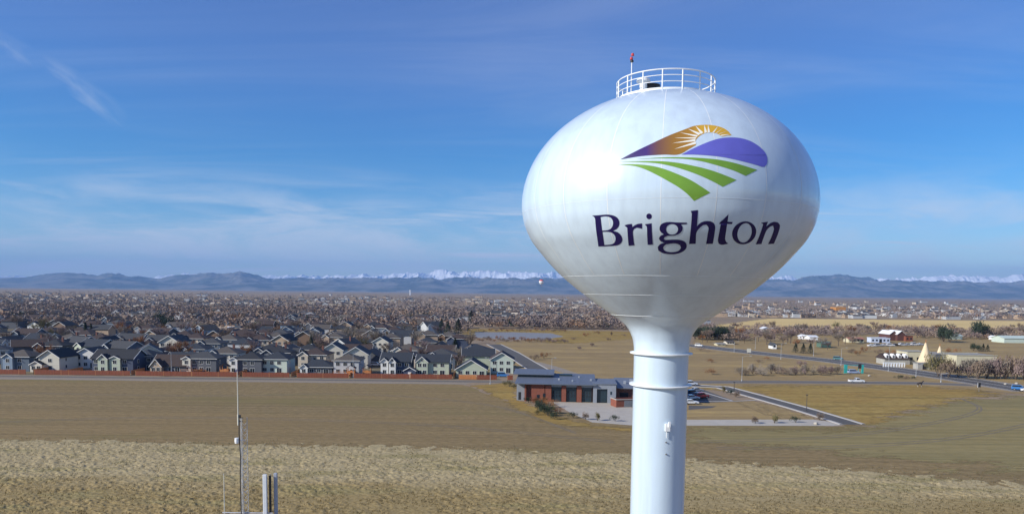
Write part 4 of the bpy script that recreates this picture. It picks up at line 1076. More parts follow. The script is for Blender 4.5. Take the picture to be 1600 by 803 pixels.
# side fences between the yards run back from the road
for k, px in enumerate((52, 105, 205, 300, 374, 455, 547, 641, 708)):
    x0 = xat(px, 268); t = thing('board_fence', f'orange board fence running back between yards, {ORD[k + 1]} from the left', 'fence', (x0, 268, 0), rad(90), 'orange fences between the yards')
    b = MB()
    for j in range(24): b.box(j * .42, j * .42 + .4, -.03, 0, .05, 1.8 + rnd.uniform(-.03, .03))
    b.build('board_panel', m_fence2, t)
    r = MB(); r.box(0, 10, .003, .06, .4, .5); r.box(0, 10, .003, .06, 1.4, 1.5); r.build('rail', m_fence2, t)
for k, (px, Y) in enumerate(((573, 271.5), (350, 271), (548, 270))):
    x0 = xat(px, Y); wds = ('beside the white twin gables', 'in the yard by the cream-winged house', 'by the pale grey house')[k]
    t = thing('play_house', 'orange timber play house on posts ' + wds, 'play house', (x0, Y, 0))
    b = MB()
    for sx in (-1.4, 1.4):
        for sy in (0, 2.2): b.box(sx - .09, sx + .09, sy - .09, sy + .09, 0, 3.4)
    b.build('post', m_wood, t)
    b = MB(); b.box(-1.5, 1.5, -.1, 2.3, 1.35, 1.5); b.box(-1.5, 1.5, -.12, -.06, 1.52, 2.2); b.box(-1.5, 1.5, 2.26, 2.32, 1.52, 2.2); b.build('platform', m_fence2, t)
    b = MB(); b.side([(-1.8, 3.2), (0, 4.3), (1.8, 3.2), (1.8, 3.32), (0, 4.42), (-1.8, 3.32)], -.3, 2.5, 1); b.build('roof', rm('brown'), t)

# ------------------------------------------------------------------ light poles
m_polegrey = mat('grey_pole_paint', (.33, .34, .34), .6, .1, 2)
def pole(label, px, py, top_py, arm=0.0, m=None, kind='street_lamp'):
    x, y = gp(px, py); h = H + ray(px, top_py)[2] * y
    t = thing(kind, label, 'street lamp', (x, y, 0), 0, 'street lamps along the roads')
    p = MB(); p.lathe([(.22, 0), (.2, .5), (.085, .55), (.055, h)], 10); p.build('pole', m or m_polegrey, t, True)
    a = MB()
    sg = 1 if arm >= 0 else -1; al = max(abs(arm), .9)
    a.tube((0, 0, h - .15), (sg * al * .5, 0, h + .25), .045); a.tube((sg * al * .5, 0, h + .25), (sg * al, 0, h + .32), .04); a.build('arm', m or m_polegrey, t)
    q = MB(); xx = sg * al; q.side([(-.16, h + .22), (.16, h + .22), (.12, h + .40), (-.12, h + .40)], min(xx, xx + sg * .8), max(xx, xx + sg * .8), 0); q.build('lamp_head', m_polegrey, t)
pole('tall pale street lamp in front of the brown-roofed bungalow', 268, 587, 550, -1.6)
pole('tall pale street lamp in front of the pale grey house', 552, 590, 552, 1.2)
pole('tall pale street lamp by the blue car near the fire station', 766, 600, 560, -1.2)
pole('street lamp behind the fire station roof', 862, 586, 560, .9)
pole('lone street lamp with a long arm over the brown pasture', 1159, 595, 557, 2.6)
for k, (a, b, c) in enumerate(((1147, 550, 534), (1220, 561, 537), (1314, 571, 544), (1388, 580, 541), (1431, 589, 570), (1470, 597, 584), (1180, 545, 526), (1271, 556, 533))):
    pole('grey street lamp on the highway, ' + ORD[k + 1] + ' of those ' + ('in front' if k < 6 else 'beyond the carriageway'), a, b, c, 1.8)
for k, (a, b, c) in enumerate(((1147, 608, 597), (1260, 642, 617), (776, 588, 566))):
    x, y = gp(a, b); h = H + ray(a, c)[2] * y
    t = thing('lamp_post', ('short dark lamp post where the station road bends', 'dark lamp post halfway down the station road', 'thin dark post at the end of the red fence')[k], 'lamp post', (x, y, 0), 0, 'dark lamp posts')
    p = MB(); p.lathe([(.2, 0), (.2, .4), (.09, .45), (.07, h)], 8); p.build('pole', m_black, t, True); q = MB(); q.box(-.3, .3, -.18, .18, h + .002, h + .15); q.build('lamp_head', m_black, t)

# ------------------------------------------------------------------ vehicles
m_tyre = mat('tyre_rubber', (.02, .02, .02), .8, .2, 4)
m_rim = mat('wheel_rim', (.45, .46, .47), .35, .1, 4, metal=.6)
m_lampw = mat('headlamp_glass', (.75, .75, .72), .15, .03, 4)
m_tail = mat('tail_lamp', (.35, .02, .02), .25, .05, 4)
def car_paint(c, n_): return mat(n_ + '_car_paint', c, .25, .04, 2, coat=.6)
def vehicle(name, label, cat, x, y, rz, paint, style='saloon', group=None, s=1.0):
    t = thing(name, label, cat, (x, y, 0), rz, group)
    L = {'saloon': 4.6, 'suv': 4.7, 'pickup': 5.6}[style]; hw = .9
    zb = .32; zs = .92 if style == 'saloon' else 1.08; zt = 1.45 if style == 'saloon' else 1.8
    body = MB(); a = L / 2
    body.side([(-a, zb + .12), (-a + .1, zb), (a - .1, zb), (a, zb + .12), (a - .02, zs - .25), (a - .25, zs - .08), (a - 1.2, zs), (-a + .05, zs), (-a, zs - .1)], -hw, hw, 1)
    bo = body.build('body', paint, t); bv = bo.modifiers.new('soft', 'BEVEL'); bv.width = .07; bv.segments = 2
    if style == 'saloon': cab = [(-a + .55, zs + .002), (a - 1.35, zs + .002), (a - 2.0, zt), (-a + 1.2, zt)]
    elif style == 'suv': cab = [(-a + .06, zs + .002), (a - 1.25, zs + .002), (a - 1.9, zt), (-a + .3, zt)]
    else: cab = [(-a + 2.3, zs + .002), (a - 1.4, zs + .002), (a - 2.0, zt), (-a + 2.4, zt)]
    cb = MB(); cb.side(cab, -hw + .1, hw - .1, 1); co = cb.build('cabin', paint, t); bv = co.modifiers.new('soft', 'BEVEL'); bv.width = .06; bv.segments = 2
    (u0, z0), (u1, _), (u2, z2), (u3, _2) = cab
    for sgn in (-1, 1):
        g = MB(); yy = sgn * (hw - .1)
        def P(u, z): return (u, z)
        g.side([(u0 + (u3 - u0) * .15 + .12, z0 + .06), (u1 + (u2 - u1) * .15 - .12, z0 + .06), (u2 - .06, z2 - .12), (u3 + .06, z2 - .12)], min(yy + sgn * .004, yy + sgn * .02), max(yy + sgn * .004, yy + sgn * .02), 1)
        g.build('side_window', m_glass, t)
    for (ua, ub, nm) in ((u1, u2, 'windscreen'), (u0, u3, 'rear_window')):
        g = MB(); d = .012 if ua > 0 or nm == 'windscreen' else -.012; d = .012 if nm == 'windscreen' else -.012
        p0 = (ua + (ub - ua) * .14 + d, z0 + (z2 - z0) * .14 + .01); p1 = (ua + (ub - ua) * .86 + d, z0 + (z2 - z0) * .86 + .01)
        g.face([(p0[0], -hw + .2, p0[1]), (p0[0], hw - .2, p0[1]), (p1[0], hw - .25, p1[1]), (p1[0], -hw + .25, p1[1])]); g.build(nm, m_glass, t)
    for u in (-a + .95, a - .95):
        for sgn in (-1, 1):
            q = MB(); q.tube((u, sgn * (hw - .2), .33), (u, sgn * (hw + .02), .33), .33, n=14); wq = q.build('wheel', m_tyre, t)
            q = MB(); q.tube((u, sgn * (hw + .021), .33), (u, sgn * (hw + .035), .33), .2, n=12); q.build('rim', m_rim, wq)
    for sgn in (-1, 1):
        q = MB(); q.box(a - .02, a + .015, sgn * .62 - .16, sgn * .62 + .16, zs - .36, zs - .2); q.build('headlight', m_lampw, t)
        q = MB(); q.box(-a - .015, -a + .02, sgn * .66 - .12, sgn * .66 + .12, zs - .3, zs - .12); q.build('tail_light', m_tail, t)
    if style == 'pickup':
        q = MB(); q.box(-a + .15, -a + 2.2, -hw + .15, hw - .15, zs + .003, zs + .02); q.build('load_bed', m_black, t)
    t.scale = (s, s, s)
    return t
WHT, BLU, RED, SIL, BLK, NVY = (car_paint(c, n) for c, n in (((.78, .78, .77), 'white'), ((.05, .20, .48), 'blue'), ((.42, .03, .03), 'red'), ((.42, .44, .46), 'silver'), ((.02, .02, .025), 'black'), ((.03, .05, .12), 'navy')))
x, y = gp(1338, 597.5); vehicle('pickup_truck', 'white pickup truck driving along the side road below the teal frame', 'pickup truck', x, y, 0, WHT, 'pickup')
x, y = gp(1592, 609.0); vehicle('car', 'blue and white car on the highway at the edge of the view', 'car', x, y, rad(-28), BLU, 'suv')
x, y = gp(1600, 611.5); vehicle('car', 'white car just behind the blue car on the highway', 'car', x + 1.5, y, rad(-28), WHT, 'saloon')
x, y = gp(786, 589.5); vehicle('car', 'bright blue car parked by the end of the red fence', 'car', x, y + 2, 0, BLU, 'suv')
x, y = gp(1092, 541); vehicle('car', 'white car far up the highway beside the tower', 'car', x, y, rad(-35), WHT, 'suv')
x, y = gp(1306, 562.5); vehicle('car', 'dark teal car heading up the highway past the hedge', 'car', x + 2, y + 2, rad(-40), car_paint((.06, .16, .17), 'teal'), 'suv')
for k, (a, b, pt, wd, st, r_) in enumerate(((1082, 617, NVY, 'navy car parked beside the tower column', 'suv', .4), (1090, 619.5, BLK, 'black car parked next to the red car', 'saloon', .4), (1096, 621.5, RED, 'red car parked in the station car park', 'suv', .4),
                                            (1081, 623.5, WHT, 'white car in the station car park, close to the column', 'saloon', .2), (1079, 631, WHT, 'white car on the dark strip below the car park', 'saloon', .1), (1079, 602, WHT, 'white car at the top of the station road', 'suv', .2),
                                            (1088, 612, SIL, 'silver car at the back of the station car park', 'saloon', .4))):
    x, y = gp(a, b); vehicle('car', wd, 'car', x, y, r_, pt, st, 'cars parked by the fire station')
for k in range(9):
    x, y = gp(1362 + k * 9.5, 541.5 - .25 * k); vehicle('car', f'{("white", "silver", "white", "white", "dark", "white", "silver", "white", "white")[k]} vehicle parked on the farm lot, {ORD[k + 1]} from the left of the row', 'car', x, y, .1 + (k % 3) * .1, (WHT, SIL, WHT, WHT, BLK, WHT, SIL, WHT, WHT)[k], 'suv' if k % 2 else 'saloon', 'vehicles on the farm lot', 1.15)
for k in range(14):
    Yc = rnd.choice((311.5, 341, 364, 392.5)); x = rnd.uniform(xat(10, Yc), xat(730, Yc)); p_, nm = rnd.choice(((WHT, 'white'), (SIL, 'silver'), (BLK, 'black'), (RED, 'red'), (NVY, 'navy')))
    vehicle('car', f'{nm} car parked in the housing streets, {ORD[k + 1]} of the cars between the rows', 'car', x, Yc, rnd.choice((0, math.pi, math.pi / 2)), p_, rnd.choice(('suv', 'saloon')), 'cars parked in the housing streets')

# teal painted frame with a dark board, by the side road
m_teal = mat('teal_paint', (.03, .36, .33), .5, .1, 2)
x, y = gp(1333, 583); t = thing('teal_frame', 'teal painted frame of posts and boards standing by the side road', 'sign frame', (x, y, 0))
k_ = y / F
for a, b in ((-14.5, -9.5), (13, 16)): MB().box(a * k_, b * k_, -.2, .2, 0, 3.6).build('side_board', m_teal, t)
MB().box(2, 12.5 * k_ - .1, -.12, .12, 2.0, 3.9).build('dark_board', m_black, t)
b = MB(); b.tube((-13 * k_, .3, .5), (15 * k_, .3, .5), .1); b.tube((-13 * k_, .3, 3.3), (15 * k_, .3, 3.3), .1); b.tube((2.2, .15, 0), (2.2, .15, 2.1), .1); b.build('cross_bar', m_teal, t)
vehicle('van', 'pale blue van parked inside the teal frame', 'van', x - .5, y - 1.5, 0, car_paint((.30, .38, .55), 'pale_blue'), 'suv')
for px, py, wd in ((1358, 588, 'small white boulder by the teal frame'), (1571, 601, 'small pale stone on the highway verge'), (1588, 600, 'small white stone further along the highway verge'), (1275, 663, 'pale stone at the end of the station road')):
    x, y = gp(px, py); bm = bmesh.new(); bmesh.ops.create_icosphere(bm, subdivisions=2, radius=.55)
    for v in bm.verts: v.co *= 1 + .18 * math.sin(v.co.x * 7 + px) * math.cos(v.co.y * 6); v.co.z *= .75
    me = bpy.data.meshes.new('boulder'); bm.to_mesh(me); bm.free(); me.materials.append(m_concrete); o = bpy.data.objects.new('boulder', me); COL.objects.link(o); o.location = (x, y, .3); tag(o, wd, 'boulder', 'pale boulders')

# a horse in the dry grass
m_horse = mat('dark_horse_coat', (.045, .035, .035), .7, .2, 3); m_sock = mat('pale_horse_legs', (.42, .40, .38), .8, .1, 3)
def horse(label, px, py, rz, s=1.0):
    x, y = gp(px, py)
    J = [(0, 0, 1.25, .30), (.45, 0, 1.30, .29), (-.5, 0, 1.28, .30), (-.75, 0, 1.28, .22), (.70, 0, 1.42, .20), (.95, 0, 1.72, .14), (1.12, 0, 1.90, .12), (1.42, 0, 1.68, .075),
         (-.93, 0, 1.30, .06), (-1.05, 0, .85, .05), (1.08, 0, 2.05, .035)]
    E_ = [(0, 1), (0, 2), (2, 3), (1, 4), (4, 5), (5, 6), (6, 7), (3, 8), (8, 9), (6, 10)]
    for sx, hind in ((.52, 0), (-.62, 1)):
        for sy in (-.17, .17):
            b_ = len(J); sw = .08 if sy > 0 else -.05
            J.extend([(sx, sy, 1.0, .13), (sx + (.10 if hind else .02) + sw, sy, .68, .085), (sx - (.12 if hind else 0) + sw, sy, .50, .055), (sx - (.08 if hind else 0) + sw, sy, .12, .04), (sx + .06 + sw, sy, .04, .05)])
            E_.extend([(1 if not hind else 2, b_), (b_, b_ + 1), (b_ + 1, b_ + 2), (b_ + 2, b_ + 3), (b_ + 3, b_ + 4)])
    me = bpy.data.meshes.new('horse'); me.from_pydata([j[:3] for j in J], E_, []); o = bpy.data.objects.new('horse', me); COL.objects.link(o)
    sk = o.modifiers.new('skin', 'SKIN'); sk.use_smooth_shade = True
    for i, j in enumerate(J): me.skin_vertices[0].data[i].radius = (j[3], j[3])
    me.skin_vertices[0].data[0].use_root = True
    ss = o.modifiers.new('sub', 'SUBSURF'); ss.levels = 1; ss.render_levels = 1
    dg = bpy.context.evaluated_depsgraph_get(); nm = bpy.data.meshes.new_from_object(o.evaluated_get(dg)); o.modifiers.clear(); o.data = nm
    nm.materials.clear(); nm.materials.append(m_horse); nm.materials.append(m_sock)
    for p in nm.polygons: p.material_index = 1 if p.center.z < .55 else 0
    o.location = (x, y, 0); o.rotation_euler = (0, 0, rz); o.scale = (s, s, s)
    return tag(o, label, 'horse')
horse('dark horse with pale lower legs standing in the dry grass by the highway', 1437, 604.5, .15, 1.15)
x, y = gp(1529.5, 612); t = thing('road_sign', 'small dark square sign on a post beside the highway', 'road sign', (x, y, 0))
MB().tube((0, 0, 0), (0, 0, 3.1), .06).build('post', m_steel_d, t); b = MB(); b.box(-.45, .45, -.1, -.062, 1.6, 3.1); b.build('sign_board', m_black, t); b = MB(); b.box(-.62, -.47, -.09, -.06, 1.5, 3.1); b.build('edge_board', m_white, t)
x, y = gp(1170, 553); t = thing('road_sign', 'cream board on two legs at the highway edge', 'road sign', (x, y, 0))
for s in (-.7, .7): MB().tube((s, 0, 0), (s, 0, 2.2), .08).build('post', m_steel_d, t)
MB().box(-1.1, 1.1, -.16, -.09, .9, 3.0).build('sign_board', m_cream, t)

# ------------------------------------------------------------------ trading post with the two tepees
m_adobe = mat('cream_stucco', (.56, .52, .36), .85, .08, .5); m_adobe2 = mat('greyish_stucco', (.36, .35, .31), .85, .12, .5)
m_canvas = mat('cream_canvas', (.70, .56, .36), .8, .08, .5); m_flatroof = mat('gravel_roof', (.26, .25, .225), .9, .12, .4)
def tepee(label, px, y, top, base):
    x = xat(px, y); h = H + ray(px, top)[2] * y; r = base * y / F / 2
    t = thing('tepee', label, 'tepee', (x, y, 0), 0, 'cream tepees behind the trading post')
    b = MB(); n = 18
    b.lathe([(r, 0), (r * .52, h * .46), (r * .09, h * .88)], n); b.build('canvas_cover', m_canvas, t)
    b = MB()
    for i in range(6): a = i * math.pi / 3; b.tube((math.cos(a) * r * .12, math.sin(a) * r * .12, h * .84), (-math.cos(a) * r * .14, -math.sin(a) * r * .14, h), .07, n=5)
    b.build('pole_tip', m_wood, t)
    b = MB(); b.face([(-r * .16, -r * 1.01, 0), (r * .16, -r * 1.01, 0), (0, -r * .76, h * .24)]); b.build('door_flap', m_brick, t)
tepee('larger cream tepee rising behind the trading post front', 1444.5, 337.5, 530.5, 25)
tepee('smaller cream tepee behind the grey part of the trading post', 1467, 352, 537, 17)
def rect_building(name, label, cat, px0, px1, py, top_py, depth, wallm, roofm, doors=(), wins=0, parapet=.35, gable=False, rz=0.0, group=None):
    x0, y0 = gp(px0, py); x1, y1 = gp(px1, py); h = H + ray((px0 + px1) / 2, top_py)[2] * y0; W = x1 - x0
    t = thing(name, label, cat, (x0, y0, 0), rz, group)
    if gable:
        a, b = MB(), MB(); roof_block(a, b, None, 0, W, 0, depth, 0, h * .68, h * .32, gable, .5)
        a.build('wall', wallm, t); b.build('roof', roofm, t)
    else:
        MB().box(0, W, 0, depth, 0, h - parapet).build('wall', wallm, t)
        b = MB(); b.box(-.15, W + .15, -.15, depth + .15, h - parapet + .003, h - parapet + .2); b.build('roof', roofm, t)
        for ya, yb in ((-.2, .1), (depth - .1, depth + .2)): MB().box(-.2, W + .2, ya, yb, h - parapet + .203, h).build('parapet', wallm, t)
    for i in range(wins):
        xx = W * (i + .5) / wins; ww = min(1.6, W / wins * .5)
        f = MB().box(xx - ww / 2, xx + ww / 2, -.06, -.003, h * .3, h * .3 + min(1.5, h * .35)).build('window', m_black, t)
        MB().box(xx - ww / 2 + .1, xx + ww / 2 - .1, -.08, -.062, h * .3 + .1, h * .3 + min(1.5, h * .35) - .1).build('pane', m_glass, f)
    for d in doors: MB().box(d * W - .9, d * W + .9, -.06, -.003, .02, 2.5).build('door', m_black, t)
    return t
rect_building('trading_post', 'cream flat-roofed trading post hall in front of the larger tepee', 'shop', 1417, 1450, 568.6, 548.8, 10, m_adobe, m_flatroof, (.7,), 3)
rect_building('store_building', 'grey flat-roofed store joined to the trading post, behind the big bush', 'shop', 1453, 1494, 571, 553, 13, m_adobe2, m_flatroof, (.3,), 4)
rect_building('long_store', 'long cream store with a pale roof behind the purple-brown trees', 'shop', 1494, 1552, 574, 554.5, 14, m_adobe, m_flatroof, (.2, .8), 3)
rect_building('porch_building', 'small grey porch building in front of the trading post entrance', 'shop', 1434, 1452, 577, 567, 4, m_adobe2, m_flatroof, (.55,), 0)
# the low wing with four white dormers and an arcaded wall
x0, y0 = gp(1382, 569); x1, _ = gp(1419, 569); W = x1 - x0
t = thing('dormer_wing', 'low brown-roofed wing with four white dormers and a white arcade below', 'shop', (x0, y0, 0))
MB().box(0, W, 0, 8, 0, 2.6).build('wall', m_adobe2, t)
b = MB(); b.side([(-.5, 2.62), (8.5, 2.62), (4.2, 5.0)], -.4, W - .2, 0); ro = b.build('roof', rm('brown'), t)
for i in range(4):
    c_ = W * (.12 + i * .245); b = MB(); b.side([(c_ - .75, 2.9), (c_ + .75, 2.9), (c_ + .75, 4.2), (c_, 5.0), (c_ - .75, 4.2)], .35, 3.2, 1); d = b.build('dormer', m_white, ro)
    MB().box(c_ - .35, c_ + .35, .30, .345, 3.2, 4.1).build('dormer_window', m_black, ro)
t2 = thing('arcade_wall', 'low white arcaded garden wall before the dormer wing', 'wall', (*gp(1380, 573), 0))
b = MB(); n = 8; W2 = gp(1412, 573)[0] - gp(1380, 573)[0]; s = W2 / n
for i in range(n):
    x_ = i * s; out = [(x_, 0), (x_ + .3, 0), (x_ + .3, 1.1)] + [(x_ + s / 2 + (s / 2 - .3) * math.cos(a), 1.1 + .7 * math.sin(a)) for a in np.linspace(math.pi, 0, 7)[1:-1]] + [(x_ + s - .3, 1.1), (x_ + s - .3, 0), (x_ + s, 0), (x_ + s, 2.2), (x_, 2.2)]
    b.side(out, 0, .35, 1)
b.build('arch_panel', m_white, t2); MB().box(-.1, W2 + .1, -.06, .41, 2.202, 2.4).build('coping', m_adobe, t2)

# farm and far buildings on the east side
m_barn = mat('white_sheet_metal', (.74, .75, .74), .5, .06, .4); m_barng = mat('pale_green_sheet', (.52, .60, .52), .5, .06, .4); m_bluew = mat('blue_white_sheet', (.55, .62, .76), .5, .06, .4); m_redb = mat('red_barn_boards', (.10, .042, .035), .8, .15, 1)
rect_building('barn', 'red barn with a white gable roof beside its twin', 'barn', 1390, 1401, 532, 517, 16, m_redb, m_barn, gable='front')
rect_building('barn', 'second red barn with a white gable roof, next to the orange shed', 'barn', 1402, 1413, 532.5, 517, 16, m_redb, m_barn, gable='front')
rect_building('orange_shed', 'low orange-brown shed beside the twin red barns', 'shed', 1415, 1425, 533, 524.5, 9, m_brick, rm('brown'), (), 2)
rect_building('trailer_building', 'long blue-white trailer in front of the twin red barns', 'trailer', 1361, 1388, 535, 527.5, 6, m_bluew, m_barn, (.5,), 5)
rect_building('long_shed', 'long pale green metal barn near the edge of the golden field', 'barn', 1569, 1615, 535.5, 525.5, 14, m_barng, m_barng, gable='side')
rect_building('shed', 'pale green-roofed shed among the dark trees', 'shed', 1489, 1502, 530, 522.5, 9, m_barng, m_barng, gable='side')
rect_building('shed', 'small white shed by the bare trees near the golden field', 'shed', 1554, 1560, 531, 525, 7, m_white, m_barn, gable='front')
rect_building('farmhouse', 'white farmhouse among the trees below the golden field', 'house', 1192, 1203, 519, 511, 9, m_white, m_barn, gable='front', wins=2)
rect_building('farmhouse', 'low white farmhouse wing beside the other white farmhouse', 'house', 1203.5, 1211, 519, 513, 9, m_white, m_barn, gable='side', wins=2)
rect_building('silo_barn', 'round-roofed white barn among the roadside trees', 'barn', 1254, 1263, 530, 523.5, 9, m_white, m_barn, gable='front')
rect_building('silo_barn', 'second white barn just right of the round-roofed one', 'barn', 1265, 1277, 531, 524.5, 9, m_white, m_barn, gable='side')
rect_building('cottage', 'white gabled cottage beside the three dark conifers', 'house', 1207, 1213, 545, 536, 7, m_white, rm('grey'), gable='front', wins=1)
rect_building('cottage', 'long cream cottage behind the highway near the tower', 'house', 1136, 1147, 538, 533, 8, mat('cream_siding', WALLC['cream']), rm('taupe'), gable='side', wins=3)
rect_building('cottage', 'pale cottage with a wide light roof by the highway trees', 'house', 1121, 1133, 540, 536.5, 8, m_adobe, m_flatroof, gable='side', wins=2)
rect_building('green_shed', 'green painted metal shed in the brown yard', 'shed', 1284, 1297, 543, 534, 8, mat('green_sheet', (.10, .17, .13), .5), mat('green_sheet', (.10, .17, .13), .5), gable='side')
rect_building('red_roof_house', 'long house with a pale red roof among bare trees', 'house', 1326, 1348, 535, 527.5, 8, m_adobe, mat('pale_red_tile', (.36, .16, .11), .8), gable='side', wins=4)
rect_building('orange_block', 'square orange-brown block standing out of the far town', 'building', 1306, 1318.5, 489, 479.5, 25, mat('orange_brick', (.48, .22, .06), .8), m_flatroof, (), 4, parapet=.8)
rect_building('beige_block', 'long beige building on the rise left of the tower', 'building', 894, 944, 498, 490.5, 22, mat('beige_block_wall', (.50, .43, .33), .85), m_flatroof, (), 8, parapet=.8)
rect_building('white_villa', 'small white-walled house in the brown grass beyond the pond', 'house', 828, 836, 501, 496.5, 10, m_white, rm('brown'), gable='side', wins=2)
rect_building('white_villa', 'low tan-roofed house next to the white-walled one beyond the pond', 'house', 850, 864, 502, 498, 10, m_adobe, rm('taupe'), gable='side', wins=3)
# flat-roofed school and halls among the houses
def gpx(a, b): return gp(a, b)
rect_building('school_hall', 'tan school block with a flat white-edged roof and a raised hall', 'school', 340, 356, 522, 510, 14, mat('tan_school_wall', (.42, .30, .20), .85), m_barn, (), 3, .9)
rect_building('school_wing', 'long low school wing with a bright flat roof', 'school', 305, 339, 523, 517, 12, m_brick_d, m_barn, (.5,), 6, .6)
rect_building('school_wing', 'tan school wing with a white roof beside the raised hall', 'school', 357, 385, 524, 514, 12, mat('tan_school_wall', (.42, .30, .20), .85), m_barn, (.5,), 5, .7)
rect_building('school_wing', 'dark-fronted school wing with a white flat roof at the end of the group', 'school', 386, 414, 522, 512.5, 12, m_brick_d, m_barn, (.4,), 4, .9)
rect_building('flat_hall', 'low hall with a long white flat roof above the rooftops', 'hall', 264, 304, 519, 513.5, 14, mat('slate_blue_siding', WALLC['slate blue']), m_barn, (), 5, .6)
rect_building('flat_hall', 'dark hall with a bright white roof far above the third rows', 'hall', 218, 250, 505, 498.5, 22, mat('charcoal_grey_siding', WALLC['charcoal grey']), m_barn, (), 4, .6)
for k, (a, b, py, tp, c) in enumerate(((18, 30, 496, 490, 'white'), (112, 145, 477, 473.5, 'white'), (60, 118, 476.5, 472.5, 'pale grey'), (120, 146, 479, 475.5, 'cream'), (160, 200, 477, 474, 'white'), (516, 536, 473, 470, 'cream'), (472, 490, 484, 480, 'white'))):
    rect_building('warehouse', f'far {("small white", "long white", "long pale grey", "cream", "low white", "cream flat", "white flat")[k]} warehouse in the plain, {ORD[k + 1]} of the far ones', 'warehouse', a, b, py, tp, 30, wm(c), m_barn, (), 0, .8, group='far warehouses on the plain')
for k in range(26):
    a = 1118 + k * 19 + rnd.uniform(-5, 5); w_ = rnd.choice((9, 14, 20, 28)) * rnd.uniform(.6, 1); py = 490.2 + (a - 1118) * .0085 + rnd.uniform(-1.6, 1.8)
    rect_building('warehouse', f'long pale warehouse beyond the golden field, {ORD[k + 1]} along the line', 'warehouse', a, a + w_, py, py - rnd.uniform(3.2, 5.4), 40, rnd.choice((wm('white'), wm('pale grey'), wm('dusty blue'), wm('cream'))), m_barn, (), 0, .8, group='pale warehouses beyond the golden field')
x, y = gp(641, 461); t = thing('white_tower', 'slim white tower on the far plain below the snowy range', 'tower', (x, y, 0))
b = MB(); hh = 8 * y / F; b.lathe([(hh * .12, 0), (hh * .09, hh * .8)], 12); b.build('shaft', m_white, t); b = MB(); b.lathe([(hh * .14, hh * .8), (hh * .17, hh * .86), (hh * .14, hh * .96), (.001, hh)], 12); b.build('tank', m_white, t)

# hot-air balloon far off
Yb = 2600.0; d = ray(846, 440.5) * Yb + EYE
t = thing('hot_air_balloon', 'small red and white hot-air balloon drifting low before the mountains', 'balloon', (float(d[0]), Yb, float(d[2])))
m_bred = mat('red_balloon_cloth', (.55, .07, .06), .7, .05, 1); R_ = 9.0
for k, (a, b_, m_) in enumerate(((-.9, .35, m_white), (.35, math.pi / 2, m_bred))):
    q = MB(); q.lathe([(max(R_ * math.cos(s) * (1 if s > 0 else 1 + .25 * s), .8), R_ * math.sin(s) * (1 if s > 0 else 1.15)) for s in np.linspace(a, b_ - .001, 9)], 20); q.build('envelope_panel', m_, t, True)
q = MB(); q.box(-1.2, 1.2, -1.2, 1.2, -14.5, -12.6); q.build('basket', m_wood, t)
q = MB(); [q.tube((sx * 1.1, sy * 1.1, -12.6), (sx * 3.4, sy * 3.4, -8), .12, n=4) for sx in (-1, 1) for sy in (-1, 1)]; q.build('suspension_rope', m_black, t)

# ------------------------------------------------------------------ trees
m_bark = mat('tree_bark', (.10, .075, .058), .9, .2, 2)
def twig_mat(n_, c, v=.3): return mat(n_, c, .95, .22, .35, rand=v, spec=.1)
TW = {'brown': twig_mat('brown_twigs', (.20, .15, .112)), 'purple-brown': twig_mat('purple_twigs', (.19, .14, .13)), 'grey-brown': twig_mat('grey_twigs', (.215, .185, .15)), 'rust-coloured': twig_mat('rust_twigs', (.22, .105, .048)), 'olive': twig_mat('olive_twigs', (.155, .135, .065))}
m_conif = twig_mat('conifer_needles', (.040, .055, .036), .25)
def rot_any(v, ang, r): 
    ax = Vector((r.gauss(0, 1), r.gauss(0, 1), r.gauss(0, 1))).normalized()
    return Matrix.Rotation(ang, 3, ax) @ v
def bare_tree(h, spread, tone, seed, dense=1.0):
    r = random.Random(seed); V = []; Fc = []
    tr = MB(); tr.smooth = True
    top = h * .34
    tr.tube((0, 0, 0), (0, 0, top), h * .026, h * .019, 7)
    def tri(p, q, wd):
        dd = (q - p); s = dd.cross(Vector((r.gauss(0, 1), r.gauss(0, 1), r.gauss(0, 1)))).normalized() * wd
        k = len(V); V.extend([tuple(p - s), tuple(p + s), tuple(q)]); Fc.append((k, k + 1, k + 2))
    for i in range(6):
        a = i * 1.05 + r.uniform(-.4, .4); el = r.uniform(.55, 1.25)
        base = Vector((0, 0, top * r.uniform(.75, 1.0))); dv = Vector((math.cos(a) * math.cos(el) * spread, math.sin(a) * math.cos(el) * spread, math.sin(el)))
        l1 = h * r.uniform(.30, .42); e1 = base + dv * l1; tr.tube(base, e1, h * .011, h * .005, 5)
        for j in range(7):
            p = base.lerp(e1, r.uniform(.35, 1.0)); d2 = rot_any(dv, r.uniform(.3, 1.0), r); d2.z = abs(d2.z) * .8 + .15; l2 = h * r.uniform(.13, .25); e2 = p + d2 * l2
            tri(p, e2, h * .006)
            for q in range(int(15 * dense)):
                p3 = p.lerp(e2, r.uniform(.2, 1.0)); d3 = rot_any(d2, r.uniform(.3, 1.1), r).normalized(); d3.z += .25
                e3 = p3 + d3 * h * r.uniform(.05, .12); tri(p3, e3, h * .0055)
                if dense > .8: tri(e3, e3 + rot_any(d3, .7, r) * h * .06, h * .0055)
    return tr, V, Fc
def make_bare(name, label, cat, h, spread, tone, seed, group, dense=1.0):
    t = thing(name, label, cat, (0, 0, 0), 0, group)
    tr, V, Fc = bare_tree(h, spread, tone, seed, dense)
    tr.build('trunk', m_bark, t); quick_mesh('crown', V, Fc, TW[tone], parent=t)
    return t
